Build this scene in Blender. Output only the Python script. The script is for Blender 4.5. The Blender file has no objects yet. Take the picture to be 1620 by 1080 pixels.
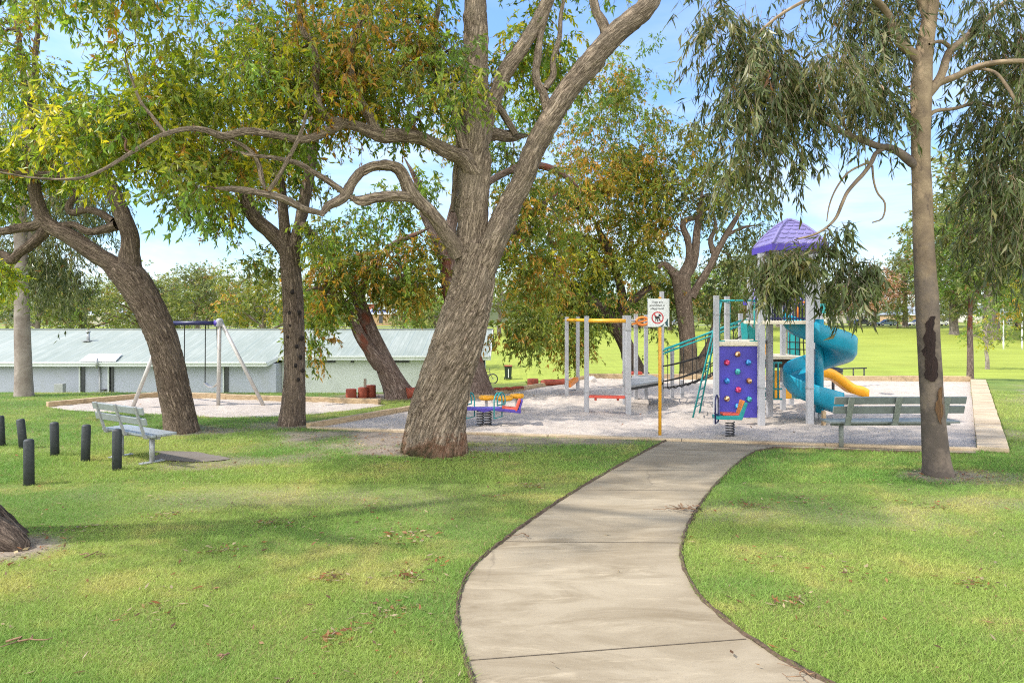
import bpy, bmesh, math, random
import numpy as np
from mathutils import Vector, Matrix, Quaternion
random.seed(7); RNG = np.random.default_rng(11)
C = bpy.context.scene.collection
SC = bpy.context.scene
F = 1080.0; HOR = 500.0; CH = 2.2            # focal length in photo pixels, horizon row, eye height
R = math.radians

def P(px, py, Y):                              # photo ray at distance Y
    return Vector(((px-810.0)*Y/F, Y, CH-(py-HOR)*Y/F))
def G(px, py, z=0.0):                          # photo ray meets height z
    Y = F*(CH-z)/(py-HOR)
    return Vector(((px-810.0)*Y/F, Y, z))

# ---------------------------------------------------------------- noise
def _h(ix, iy, iz):
    n = (ix.astype(np.int64)*374761393 + iy.astype(np.int64)*668265263 + iz.astype(np.int64)*2147483647) & 0xffffffff
    n = ((n ^ (n >> 13))*1274126177) & 0xffffffff
    n = ((n ^ (n >> 16))*2246822519) & 0xffffffff
    return ((n ^ (n >> 15)) & 0xffffff)/16777215.0
def vn(x, y, z=None):
    x = np.asarray(x, float); y = np.asarray(y, float)
    z = np.zeros_like(x) if z is None else np.asarray(z, float)
    ix, iy, iz = np.floor(x), np.floor(y), np.floor(z)
    fx, fy, fz = x-ix, y-iy, z-iz
    fx = fx*fx*(3-2*fx); fy = fy*fy*(3-2*fy); fz = fz*fz*(3-2*fz)
    def L(a, b, t): return a+(b-a)*t
    c = [[[ _h(ix+i, iy+j, iz+k) for k in (0, 1)] for j in (0, 1)] for i in (0, 1)]
    return L(L(L(c[0][0][0], c[1][0][0], fx), L(c[0][1][0], c[1][1][0], fx), fy),
             L(L(c[0][0][1], c[1][0][1], fx), L(c[0][1][1], c[1][1][1], fx), fy), fz)
def fbm(x, y, z=None, o=4):
    s = 0; a = .5; t = 0
    for k in range(o):
        q = 2.03**k
        s = s+a*vn(np.asarray(x)*q+17*k, np.asarray(y)*q+5*k, None if z is None else np.asarray(z)*q); t += a; a *= .5
    return s/t
def sst(a, b, x):
    t = np.clip((np.asarray(x, float)-a)/(b-a), 0, 1); return t*t*(3-2*t)

# ---------------------------------------------------------------- scene tree
WL = {}                                        # object name -> world offset of its local frame
def tag(o, label=None, cat=None, group=None, kind=None):
    if label: o['label'] = label
    if cat: o['category'] = cat
    if group: o['group'] = group
    if kind: o['kind'] = kind
    return o
def thing(name, label, cat, loc=(0, 0, 0), group=None):
    o = bpy.data.objects.new(name, None); C.objects.link(o)
    o.location = loc; o.empty_display_size = .2
    WL[o.name] = Vector(loc)
    return tag(o, label, cat, group)
def link(name, me, mats, parent=None):
    for m in (mats if isinstance(mats, (list, tuple)) else [mats]): me.materials.append(m)
    o = bpy.data.objects.new(name, me); C.objects.link(o)
    if parent is not None:
        o.parent = parent; WL[o.name] = WL[parent.name]
    else:
        WL[o.name] = Vector((0, 0, 0))
    return o
def copy_tree(o, loc=None, rz=0.0, label=None, parent=None, scale=None):
    c = o.copy(); C.objects.link(c)
    if parent is not None: c.parent = parent
    for ch in list(o.children): copy_tree(ch, parent=c)
    if loc is not None: c.location = loc; c.rotation_euler = (0, 0, rz)
    if scale is not None: c.scale = scale if isinstance(scale, (tuple, list)) else (scale,)*3
    if label: c['label'] = label
    return c
def raw_mesh(name, v, faces_idx, per, attrs=None, smooth=False):
    """v (N,3) floats, faces_idx flat ints, per = corners per face; attrs {name: (N,3|4)}"""
    me = bpy.data.meshes.new(name)
    v = np.ascontiguousarray(v, np.float32); fi = np.ascontiguousarray(faces_idx, np.int32).ravel()
    nf = len(fi)//per
    me.vertices.add(len(v)); me.vertices.foreach_set('co', v.ravel())
    me.loops.add(len(fi)); me.loops.foreach_set('vertex_index', fi)
    me.polygons.add(nf); me.polygons.foreach_set('loop_start', np.arange(0, nf*per, per, dtype=np.int32))
    if smooth: me.polygons.foreach_set('use_smooth', np.ones(nf, bool))
    for k, a in (attrs or {}).items():
        a = np.asarray(a, np.float32)
        if a.ndim == 1:
            at = me.attributes.new(k, 'FLOAT', 'POINT'); at.data.foreach_set('value', a)
        elif a.shape[1] == 3 and k == 'bk':
            at = me.attributes.new(k, 'FLOAT_VECTOR', 'POINT'); at.data.foreach_set('vector', a.ravel())
        else:
            if a.shape[1] == 3: a = np.concatenate([a, np.ones((len(a), 1), np.float32)], 1)
            at = me.attributes.new(k, 'FLOAT_COLOR', 'POINT'); at.data.foreach_set('color', a.ravel())
    me.update(calc_edges=True)
    return me

class MB:
    def __init__(s): s.v = []; s.f = []; s.m = []; s.sm = []; s.T = None
    def add(s, vs, fs, mi=0, smooth=False):
        n = len(s.v)
        for q in vs:
            q = Vector(q); s.v.append(s.T @ q if s.T is not None else q)
        for f in fs: s.f.append([n+i for i in f]); s.m.append(mi); s.sm.append(smooth)
        return s
    def box(s, c, d, rz=0, mi=0, M=None):
        x, y, z = d[0]/2, d[1]/2, d[2]/2
        q = [Vector((a*x, b*y, e*z)) for a in (-1, 1) for b in (-1, 1) for e in (-1, 1)]
        M = M or Matrix.Rotation(rz, 3, 'Z'); c = Vector(c)
        return s.add([c+M @ p for p in q], [(0, 1, 3, 2), (4, 6, 7, 5), (0, 4, 5, 1), (2, 3, 7, 6), (0, 2, 6, 4), (1, 5, 7, 3)], mi)
    def bar(s, p, q, w, h, mi=0, up=(0, 0, 1)):     # box beam p->q, width across, height along up
        p = Vector(p); q = Vector(q); d = (q-p); L = d.length; d.normalize()
        up = Vector(up)
        if abs(d.dot(up)) > .98: up = Vector((0, 1, 0))
        sx = d.cross(up).normalized(); u = sx.cross(d).normalized()
        return s.box((p+q)/2, (L, w, h), mi=mi, M=Matrix((d, sx, u)).transposed())
    def tube(s, pts, r, n=8, mi=0, smooth=True, cap=True, closed=False):
        pts = [Vector(p) for p in pts]; N = len(pts)
        rr = r if isinstance(r, (list, tuple)) else [r]*N
        vs, fs = [], []; prev = None
        for i, p in enumerate(pts):
            a = pts[(i-1) % N] if (closed or i > 0) else p; b = pts[(i+1) % N] if (closed or i < N-1) else p
            t = (b-a).normalized()
            if prev is None:
                u = t.cross(Vector((0, 0, 1)));
                if u.length < .05: u = t.cross(Vector((0, 1, 0)))
            else: u = prev-t*prev.dot(t)
            u.normalize(); prev = u; w = t.cross(u)
            for k in range(n):
                a_ = 2*math.pi*k/n; vs.append(p+(u*math.cos(a_)+w*math.sin(a_))*rr[i])
        for i in range(N if closed else N-1):
            j = (i+1) % N
            for k in range(n): fs.append((i*n+k, i*n+(k+1) % n, j*n+(k+1) % n, j*n+k))
        if cap and not closed: fs += [tuple(range(n))[::-1], tuple((N-1)*n+k for k in range(n))]
        return s.add(vs, fs, mi, smooth)
    def lathe(s, c, prof, n=16, mi=0, smooth=True):   # prof [(r,z)]
        c = Vector(c); vs, fs = [], []
        for r, z in prof:
            for k in range(n): a = 2*math.pi*k/n; vs.append(c+Vector((r*math.cos(a), r*math.sin(a), z)))
        for i in range(len(prof)-1):
            for k in range(n): fs.append((i*n+k, i*n+(k+1) % n, (i+1)*n+(k+1) % n, (i+1)*n+k))
        fs += [tuple(range(n))[::-1], tuple((len(prof)-1)*n+k for k in range(n))]
        return s.add(vs, fs, mi, smooth)
    def ell(s, c, r, n=10, mi=0, lump=0, M=None):
        c = Vector(c); vs, fs = [], []
        for i in range(n+1):
            t = math.pi*i/n
            for k in range(2*n):
                a = math.pi*k/n; q = Vector((math.sin(t)*math.cos(a), math.sin(t)*math.sin(a), math.cos(t)))
                l = 1+lump*(random.random()-.5)
                q = Vector((q.x*r[0], q.y*r[1], q.z*r[2]))*l
                vs.append(c+(M @ q if M else q))
        for i in range(n):
            for k in range(2*n): fs.append((i*2*n+k, (i+1)*2*n+k, (i+1)*2*n+(k+1) % (2*n), i*2*n+(k+1) % (2*n)))
        return s.add(vs, fs, mi, True)
    def prism(s, poly, d, o=(0, 0, 0), mi=0, ax=((1, 0, 0), (0, 0, 1))):   # polygon in plane ax, extruded by vector d
        o = Vector(o); a = Vector(ax[0]); b = Vector(ax[1]); d = Vector(d); n = len(poly)
        q = [o+a*x+b*y for x, y in poly]
        return s.add(q+[p+d for p in q], [tuple(range(n)), tuple(n+i for i in range(n))[::-1]]+[(i, n+i, n+(i+1) % n, (i+1) % n) for i in range(n)], mi)
    def build(s, name, mats, parent=None, bevel=0, seg=2, label=None):
        off = WL[parent.name] if parent is not None else Vector((0, 0, 0))
        me = bpy.data.meshes.new(name)
        me.from_pydata([tuple(p-off) for p in s.v], [], s.f)
        me.polygons.foreach_set('material_index', s.m); me.polygons.foreach_set('use_smooth', s.sm)
        bm = bmesh.new(); bm.from_mesh(me)
        bmesh.ops.remove_doubles(bm, verts=bm.verts, dist=1e-6)
        bmesh.ops.recalc_face_normals(bm, faces=bm.faces)
        if bevel:
            es = [e for e in bm.edges if len(e.link_faces) == 2 and e.calc_face_angle(0) > .6]
            bmesh.ops.bevel(bm, geom=es, offset=bevel, segments=seg, profile=.6, affect='EDGES', clamp_overlap=True)
        bm.to_mesh(me); bm.free(); me.update()
        o = link(name, me, mats, parent)
        if label: o['label'] = label
        return o

# ---------------------------------------------------------------- materials
def mat(name):
    m = bpy.data.materials.new(name); m.use_nodes = True
    nt = m.node_tree; nt.nodes.clear()
    return m, nt
class N:
    """tiny node builder"""
    def __init__(s, nt): s.nt = nt
    def n(s, t, ins=None, **kw):
        d = s.nt.nodes.new(t)
        for k, v in kw.items(): setattr(d, k, v)
        for k, v in (ins or {}).items():
            if isinstance(v, bpy.types.NodeSocket): s.nt.links.new(v, d.inputs[k])
            else: d.inputs[k].default_value = v
        return d
    def noise(s, vec, sc, det=4, rough=.55, dist=0):
        return s.n('ShaderNodeTexNoise', {'Vector': vec, 'Scale': sc, 'Detail': det, 'Roughness': rough, 'Distortion': dist}).outputs['Fac']
    def ramp(s, fac, stops, interp='LINEAR'):
        d = s.n('ShaderNodeValToRGB', {'Fac': fac}); cr = d.color_ramp; cr.interpolation = interp
        while len(cr.elements) < len(stops): cr.elements.new(.5)
        for e, (p, c) in zip(cr.elements, stops):
            e.position = p; e.color = (c, c, c, 1) if isinstance(c, (int, float)) else (*c, 1)
        return d.outputs['Color']
    def mix(s, a, b, f, mode='MIX'):
        d = s.n('ShaderNodeMix', data_type='RGBA', blend_type=mode)
        for sock, v in ((d.inputs[0], f), (d.inputs[6], a), (d.inputs[7], b)):
            if isinstance(v, bpy.types.NodeSocket): s.nt.links.new(v, sock)
            else: sock.default_value = v if isinstance(v, (int, float)) else (*v, 1)
        return d.outputs[2]
    def scale(s, vec, k):
        return s.n('ShaderNodeMapping', {'Vector': vec, 'Scale': k}).outputs[0]
    def math(s, op, a, b=0.0):
        d = s.n('ShaderNodeMath', operation=op)
        for i, v in enumerate((a, b)):
            if isinstance(v, bpy.types.NodeSocket): s.nt.links.new(v, d.inputs[i])
            else: d.inputs[i].default_value = v
        return d.outputs[0]
    def obj(s): return s.n('ShaderNodeTexCoord').outputs['Object']
    def attr(s, name): return s.n('ShaderNodeAttribute', attribute_name=name)
    def bump(s, h, st=.3, d=.01): return s.n('ShaderNodeBump', {'Height': h, 'Strength': st, 'Distance': d}).outputs[0]
    def out(s, col, rough=.6, normal=None, metal=0, spec=.5, coat=0, alpha=None):
        ins = {'Base Color': col if isinstance(col, bpy.types.NodeSocket) else (*col, 1), 'Roughness': rough, 'Metallic': metal, 'Specular IOR Level': spec}
        if coat: ins['Coat Weight'] = coat
        if normal is not None: ins['Normal'] = normal
        b = s.n('ShaderNodeBsdfPrincipled', ins)
        s.n('ShaderNodeOutputMaterial', {'Surface': b.outputs[0]}); return b

def simple(name, col, rough=.5, var=.12, sc=6, metal=0, spec=.5, bump=0, bsc=60, dirt=None, coat=0):
    """painted / moulded surface: base colour broken up by soft wear and a fine bump"""
    m, nt = mat(name); g = N(nt); o = g.obj()
    f = g.noise(o, sc, 5, .6)
    lo = tuple(c*(1-var) for c in col); hi = tuple(min(1, c*(1+var)) for c in col)
    c = g.ramp(f, [(.3, lo), (.7, hi)])
    if dirt is not None:
        c = g.mix(c, dirt[0], g.ramp(g.noise(o, dirt[1], 6, .65), [(dirt[2], 0), (dirt[2]+.12, dirt[3])]))
    r = g.ramp(g.noise(o, sc*3, 3), [(.3, max(.02, rough-.1)), (.7, min(1, rough+.12))])
    g.out(c, r, g.bump(g.noise(o, bsc, 4), bump, .004) if bump else None, metal, spec, coat)
    return m
M = {}
M['galv'] = simple('galvanised grey metal', (.34, .345, .35), .45, .10, 9, .35, dirt=((.30, .28, .25), 14, .62, .4))
M['postgrey'] = simple('grey powder coat', (.37, .37, .385), .4, .08, 5, dirt=((.33, .30, .27), 9, .6, .35))
M['teal'] = simple('teal powder coat', (.012, .27, .27), .38, .15, 6)
M['slideteal'] = simple('teal moulded plastic', (.007, .25, .37), .33, .12, 3, spec=.5, dirt=((.16, .30, .34), 7, .63, .35))
M['yellowpaint'] = simple('yellow paint', (.72, .36, .02), .42, .12, 8, dirt=((.28, .26, .22), 18, .64, .6))
M['yellowslide'] = simple('yellow moulded plastic', (.80, .36, .01), .35, .1, 4)
M['orange'] = simple('orange plastic', (.70, .21, .03), .42, .15, 6)
M['redorange'] = simple('red rubber seat', (.62, .085, .05), .5, .18, 6)
M['purple'] = simple('purple plastic', (.072, .045, .33), .42, .14, 4)
M['wallpurple'] = simple('violet climbing panel', (.055, .045, .36), .5, .16, 3, bump=.15, bsc=120, dirt=((.12, .10, .36), 5, .58, .5))
M['roofpurple'] = simple('lilac roof plastic', (.19, .165, .36), .5, .14, 4)
M['darkpurple'] = simple('dark purple fascia', (.05, .03, .12), .5, .1, 4)
M['navy'] = simple('navy paint', (.012, .014, .08), .4, .1, 4)
M['cream'] = simple('cream deck panel', (.62, .55, .42), .55, .1, 6, dirt=((.3, .25, .18), 10, .6, .5))
M['blackrope'] = simple('black rope', (.012, .012, .012), .8, .2, 40)
M['spring'] = simple('dark steel spring', (.045, .045, .045), .45, .3, 20, .4)
M['black'] = simple('black plastic', (.02, .02, .022), .5, .2, 8)
M['bollard'] = simple('charcoal recycled plastic', (.025, .029, .032), .62, .25, 10, bump=.4, bsc=140, dirt=((.07, .08, .07), 16, .58, .6))
M['white'] = simple('white paint', (.74, .75, .74), .45, .05, 6)
M['alu'] = simple('weathered aluminium slat', (.30, .325, .335), .42, .12, 12, .3, dirt=((.26, .28, .27), 20, .55, .5))
M['greenslat'] = simple('grey green painted slat', (.145, .165, .16), .5, .15, 10, dirt=((.22, .24, .22), 16, .58, .5))
M['lichen'] = simple('mottled grey steel upright', (.17, .19, .17), .6, .3, 30, dirt=((.28, .28, .22), 40, .55, .6))
M['redlog'] = simple('red stained log', (.26, .050, .022), .7, .3, 12, bump=.5, bsc=50)
M['logend'] = simple('weathered log end', (.35, .26, .18), .8, .25, 18, bump=.4, bsc=60)
M['dirt'] = simple('bare earth', (.20, .16, .125), .95, .35, 12, bump=.8, bsc=40)
M['soil'] = simple('soil edge', (.075, .048, .03), 1, .45, 30, bump=1, bsc=90)
def planks(name, a, b, dark, sc=(2, 2, 14)):
    m, nt = mat(name); g = N(nt); o = g.obj()
    gr = g.noise(g.scale(o, sc), 3, 6, .65, .4)
    c = g.ramp(gr, [(.25, dark), (.5, a), (.75, b)])
    c = g.mix(c, (.10, .075, .05), g.ramp(g.noise(o, 1.7, 5, .7), [(.55, 0), (.72, .65)]))
    g.out(c, .85, g.bump(gr, .5, .01)); return m
M['timber'] = planks('weathered pine sleeper', (.40, .29, .165), (.52, .40, .26), (.20, .13, .075), (3, 3, 12))
M['greytimber'] = planks('grey timber', (.30, .25, .19), (.40, .35, .28), (.13, .11, .085), (3, 3, 12))

def concrete(name, a, b, stain, sc=1.0, joints=None):
    m, nt = mat(name); g = N(nt); o = g.obj()
    c = g.ramp(g.noise(g.scale(o, (.55*sc, 1.3*sc, 1)), 1.1, 6, .62, .6), [(.3, a), (.7, b)])
    c = g.mix(c, stain, g.ramp(g.noise(g.scale(o, (.8, 2.6, 1)), .9, 7, .68, 1.0), [(.46, 0), (.68, .85)]))
    c = g.mix(c, tuple(k*.55 for k in a), g.ramp(g.noise(o, 8, 6, .7), [(.66, 0), (.8, .5)]))
    c = g.mix(c, tuple(min(1, k*1.35) for k in b), g.ramp(g.noise(g.scale(o, (.5, 2.2, 1)), 1.7, 6, .7, 1.5), [(.55, 0), (.75, .7)]))
    ck = g.n('ShaderNodeTexVoronoi', {'Vector': g.mix(o, g.n('ShaderNodeTexNoise', {'Vector': o, 'Scale': 2.2, 'Detail': 5}).outputs['Color'], .25), 'Scale': .55}, feature='DISTANCE_TO_EDGE').outputs['Distance']
    c = g.mix(c, (.07, .055, .04), g.math('MULTIPLY', g.ramp(ck, [(0, .4), (.003, .3), (.005, 0)]), g.ramp(g.noise(o, .6, 2), [(.5, 0), (.56, 1)])))
    c = g.mix(c, (.10, .09, .075), g.ramp(g.noise(o, 150, 2), [(.58, 0), (.72, .5)]))
    c = g.mix(c, (.55, .50, .43), g.ramp(g.noise(o, 110, 2), [(.66, 0), (.8, .35)]))
    if joints:
        pass
    g.out(c, .88, g.bump(g.noise(o, 170, 5, .7), .35, .004)); return m
M['path'] = concrete('concrete path', (.21, .167, .108), (.32, .268, .188), (.165, .126, .075))
M['pad'] = concrete('stained concrete pad', (.12, .10, .08), (.165, .14, .115), (.095, .075, .055))
M['strip'] = concrete('grey concrete strip', (.26, .235, .21), (.33, .305, .28), (.21, .175, .14))
M['kerb'] = concrete('sandy concrete kerb', (.40, .31, .20), (.50, .40, .275), (.28, .20, .12))
M['joint'] = simple('dark joint', (.12, .092, .062), .95, .3, 30)
# ================================================================ SETTING
def cat(pts, n=8, closed=False):                # Catmull-Rom through Vectors / tuples of any length
    pts = [np.array(p, float) for p in pts]; out = []
    m = len(pts)
    for i in range(m if closed else m-1):
        p0 = pts[(i-1) % m] if closed or i > 0 else 2*pts[0]-pts[1]
        p1 = pts[i]; p2 = pts[(i+1) % m]
        p3 = pts[(i+2) % m] if closed or i < m-2 else 2*pts[-1]-pts[-2]
        for k in range(n):
            t = k/n
            out.append(.5*((2*p1)+(p2-p0)*t+(2*p0-5*p1+4*p2-p3)*t*t+(3*p1-p0-3*p2+p3)*t**3))
    if not closed: out.append(pts[-1])
    return out
# --- plan outlines (photo ground points)
SAND = [G(490, 677), G(1545, 711), G(1535, 603), G(930, 598)]
PL = [G(*q) for q in [(763, 1130), (750, 1080), (733, 1025), (724, 975), (728, 940), (743, 905), (768, 878), (800, 853), (850, 816), (900, 783), (950, 753), (1000, 725), (1040, 704), (1062, 693)]]
PR = [G(*q) for q in [(1390, 1130), (1310, 1080), (1250, 1050), (1190, 1012), (1130, 966), (1100, 935), (1082, 900), (1076, 870), (1084, 838), (1102, 804), (1128, 770), (1160, 738), (1190, 716), (1222, 708)]]
PL = [Vector((0.35, 2.2, 0)), Vector((.02, 3.0, 0))]+[v for v in PL[1:]]
PR = [Vector((3.2, 2.2, 0)), Vector((2.5, 3.2, 0))]+[v for v in PR[1:]]
PLs = [Vector(p) for p in cat(PL, 8)]; PRs = [Vector(p) for p in cat(PR, 8)]
STR = [G(1222, 708), G(1545, 718), G(1545, 712), G(1062, 692.5)]
PATHPOLY = [(p.x, p.y) for p in PLs]+[(STR[3].x, STR[3].y), (STR[2].x, STR[2].y), (STR[1].x, STR[1].y)]+[(p.x, p.y) for p in reversed(PRs)]
SWSAND = [G(*q) for q in [(75, 643), (110, 648), (190, 652), (270, 655), (350, 659), (430, 658), (500, 654), (555, 648), (610, 640)]]+[G(*q) for q in [(600, 639), (440, 631.5), (300, 627), (250, 627)]]
def inpoly(x, y, poly):
    x = np.asarray(x); y = np.asarray(y); r = np.zeros(x.shape, bool); n = len(poly)
    for i in range(n):
        x1, y1 = poly[i][0], poly[i][1]; x2, y2 = poly[(i+1) % n][0], poly[(i+1) % n][1]
        if y1 == y2: continue
        c = ((y1 > y) != (y2 > y)) & (x < (x2-x1)*(y-y1)/(y2-y1)+x1); r ^= c
    return r
def grow(poly, d):
    cx = sum(p[0] for p in poly)/len(poly); cy = sum(p[1] for p in poly)/len(poly)
    return [(p[0]+d*(p[0]-cx)/math.hypot(p[0]-cx, p[1]-cy), p[1]+d*(p[1]-cy)/math.hypot(p[0]-cx, p[1]-cy)) for p in poly]
SANDP = [(p.x, p.y) for p in SAND]; SWP = [(p.x, p.y) for p in SWSAND]
PADC = (-5.15, 10.72)
def segdist(x, y, ax, ay, bx, by):
    t = np.clip(((x-ax)*(bx-ax)+(y-ay)*(by-ay))/((bx-ax)**2+(by-ay)**2), 0, 1)
    return np.hypot(x-ax-t*(bx-ax), y-ay-t*(by-ay))
def tz(x, y):                                    # height of the ground sheet
    x = np.asarray(x, float); y = np.asarray(y, float)
    yc = 18.9+sst(-5, 4, x)*5.6
    yc = yc + sst(14, 22, x)*(-1.5)
    t = np.maximum(y-yc, 0)
    w = sst(-1.6, 2.5, x)
    steep = -2.5*sst(0, 13.5, t); soft = -2.45*sst(-6, 27, t)+2.45*sst(-6, 27, 0)
    z = steep*(1-w)+soft*w*1.03
    z = z+(2.2*sst(108, 156, y))+5.2*sst(176, 330, y)+8*sst(330, 700, y)
    far = sst(40, 90, np.hypot(x, y-10))
    z = z+far*.5*(fbm(x*.02+3, y*.02)-.5)
    near = 1-sst(22, 40, y)
    z = z+near*.05*(fbm(x*.45, y*.45)-.5)*sst(1, 3, np.abs(x-2)+np.abs(y-8)*.05)
    # saucer under paved and sand areas so their own sheets lie on top
    return z
BARE = [(-1.45, 11.1, 1.25, .55, .95), (-.45, 11.35, .8, .45, .8), (.4, 12.1, 2.2, .45, .8), (-2.6, 11.6, 1.6, .5, .6), (5.95, 9.5, .75, .4, .8), (-5.0, 6.6, .9, .5, .95), (-6.2, 12.9, .7, .4, .8), (-4.45, 13.7, .6, .35, .8), (-2.0, 12.3, 2.3, .95, .95), (-3.3, 12.7, 1.5, .5, .8), (1.0, 12.2, 1.9, .5, .7), (-5.6, 6.3, 1.0, .8, .85), (-6.2, 13.1, 1.0, .6, .7), (-4.6, 13.8, 1.1, .6, .55),
        (-4.3, 10.4, 1.5, .7, .6), (6.3, 9.4, .9, .5, .55), (17.2, 19.5, 2.6, 2.2, 1.0), (14.6, 17.5, 1.6, 1.5, .6), (-3.2, 18.6, 2.6, .9, 1.0), (-.6, 19.5, 2.4, 1.6, 1.0), (9.1, 13.0, .7, .9, .5),
        (3.2, 7.6, 1.6, .6, .25), (6.5, 8.0, 2.0, .35, .3), (-2.8, 8.2, 2.4, .6, .3)]
def bare(x, y):
    x = np.asarray(x, float); y = np.asarray(y, float); b = np.zeros_like(x)
    w = fbm(x*1.3+9, y*1.3, o=4)-.5
    for cx, cy, rx, ry, s in BARE:
        d = np.hypot((x-cx)/rx, (y-cy)/ry)+w*1.3
        b = np.maximum(b, s*(1-sst(.45, 1.15, d)))
    return b
def lawn(x, y):                                  # base colour of the turf itself (species, dryness)
    n1 = fbm(x*.35+1, y*.35+4, o=4); n2 = fbm(x*1.1+7, y*1.6, o=4); n3 = fbm(x*4.5, y*4.5+3, o=3)
    a = np.array((.100, .180, .034)); b = np.array((.205, .250, .056)); c = np.array((.30, .265, .085))
    t = np.clip(.5+(n1-.5)*2.4+(n2-.5)*1.1, 0, 1)[..., None]
    col = a*(1-t)+b*t
    d = sst(.55, .74, n2*.6+n3*.4)[..., None]*.55
    col = col*(1-d)+c*d
    f = sst(24, 50, y)[..., None]                # the oval's own grass is a brighter couch
    n4 = fbm(x*.05, y*.35, o=4)[..., None]
    fc = np.array((.215, .265, .040))*(1-n4*.55)+np.array((.29, .30, .06))*n4*.55
    return col*(1-f)+fc*f
EARTH = np.array((.235, .190, .155))

def axis(lo, hi, d, L, H, g=1.13):
    a = list(np.arange(lo, hi+1e-6, d)); s = d
    q = a[-1]
    while q < H: s *= g; q += s; a.append(q)
    s = d; q = a[0]
    while q > L: s *= g; q -= s; a.insert(0, q)
    return np.array(a)
xs = axis(-15, 19, .14, -900, 900); ys = axis(3, 27, .14, -60, 1500)
gx, gy = np.meshgrid(xs, ys); nx, ny = len(xs), len(ys)
gx = gx.ravel(); gy = gy.ravel(); gz = tz(gx, gy)
cover = inpoly(gx, gy, grow(PATHPOLY, 0)) | inpoly(gx, gy, SANDP) | inpoly(gx, gy, SWP)
gz = np.where(cover, np.minimum(gz-.05, -.06), gz)
ii = (np.arange(ny-1)[:, None]*nx+np.arange(nx-1)[None]).ravel()
fi = np.stack([ii, ii+1, ii+nx+1, ii+nx], 1)
br = bare(gx, gy); lc = lawn(gx, gy)
ncol = fbm(gx*9, gy*9, o=2)[:, None]
gc = lc*(.95+.3*ncol)
thatch = np.array((.16, .135, .07))
nearf = (1-sst(16, 27, gy))[:, None]
gc = gc*(1-.35*nearf)+thatch*.35*nearf
gc = gc*(1-br[:, None])+EARTH*(.75+.5*ncol)*br[:, None]
farf = sst(170, 215, gy)[:, None]
gc = gc*(1-farf)+np.array((.085, .10, .04))*farf
mg, nt = mat('ground turf and earth'); g = N(nt); o = g.obj()
c = g.attr('tint').outputs['Color']
c = g.mix(c, g.mix(c, (.42, .40, .36), .0), 0.0)
v = g.ramp(g.noise(g.scale(o, (1, 1, .2)), 26, 5, .7), [(.25, .55), (.75, 1.4)])
c = g.mix(c, v, 1.0, 'MULTIPLY')
v2 = g.ramp(g.noise(g.scale(o, (.12, .9, 1)), 1.2, 5, .6), [(.3, .80), (.7, 1.18)])
c = g.mix(c, v2, 1.0, 'MULTIPLY')
g.out(c, .95, g.bump(g.noise(o, 40, 5, .7), .9, .02), spec=.15)
ground = link('ground', raw_mesh('ground', np.stack([gx, gy, gz], 1), fi, 4, {'tint': gc}, True), mg)
tag(ground, kind='structure')

# --- path with control joints
def polyobj(name, poly, z, m, kind='structure', extra=None):
    bm = bmesh.new(); vs = [bm.verts.new((p[0], p[1], z)) for p in poly]
    f = bm.faces.new(vs)
    bmesh.ops.triangulate(bm, faces=[f]); bmesh.ops.recalc_face_normals(bm, faces=bm.faces)
    if bm.faces[:][0].normal.z < 0:
        bmesh.ops.reverse_faces(bm, faces=bm.faces)
    me = bpy.data.meshes.new(name); bm.to_mesh(me); bm.free()
    ob = link(name, me, m); tag(ob, kind=kind); return ob
path = polyobj('path', PATHPOLY, -.002, [M['path'], M['joint']])
jb = MB()
def ribbon(mb, a, b, w, z, wob=0):
    a = Vector((a[0], a[1], z)); b = Vector((b[0], b[1], z)); d = (b-a).normalized(); s = Vector((-d.y, d.x, 0))*w/2
    mb.add([a-s, a+s, b+s, b-s], [(0, 3, 2, 1)])
for a, b in [((739, 1044), (1180, 1010)), ((797, 856), (1075, 858)), ((914, 774), (1124, 776)), ((969, 743), (1156, 744)), ((1062, 693.5), (1222, 707)), ((1385, 712), (1385, 702))]:
    ribbon(jb, G(*a), G(*b), .009, .0025)
joints = jb.build('path_joints', M['joint']); tag(joints, kind='structure')
# raised soil lip along the turf edges
def edge_strip(pts, side, name):
    vs, fs = [], []; P_ = [np.array((p.x, p.y)) for p in pts]
    # resample
    d = np.cumsum([0]+[np.linalg.norm(P_[i+1]-P_[i]) for i in range(len(P_)-1)])
    s = np.arange(0, d[-1], .03); px = np.interp(s, d, [p[0] for p in P_]); py = np.interp(s, d, [p[1] for p in P_])
    tx = np.gradient(px); ty = np.gradient(py); L = np.hypot(tx, ty); nxv = -ty/L*side; nyv = tx/L*side
    prof = [(-.008, -.001), (-.002, .010), (.008, .016), (.02, .012), (.035, -.02)]
    n = len(s); V = []
    for k, (o_, z_) in enumerate(prof):
        w = (fbm(s*9+k*3.1, s*0+k, o=4)-.5)
        oo = o_+w*.04; zz = z_*(.8+(fbm(s*14+k, s*0+9, o=3)))
        V.append(np.stack([px+nxv*oo, py+nyv*oo, zz], 1))
    V = np.concatenate(V); i0 = np.arange(n-1); q = []
    for k in range(len(prof)-1): q.append(np.stack([i0+k*n, i0+1+k*n, i0+1+(k+1)*n, i0+(k+1)*n], 1))
    ob = link(name, raw_mesh(name, V, np.concatenate(q), 4, None, True), M['soil']); tag(ob, kind='structure')
edge_strip(PLs, 1, 'path_edge'); edge_strip(PRs, -1, 'path_edge')
strip_near = [G(1222, 708), G(1545, 718)]
edge_strip([Vector(p) for p in strip_near], -1, 'path_edge')

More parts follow.
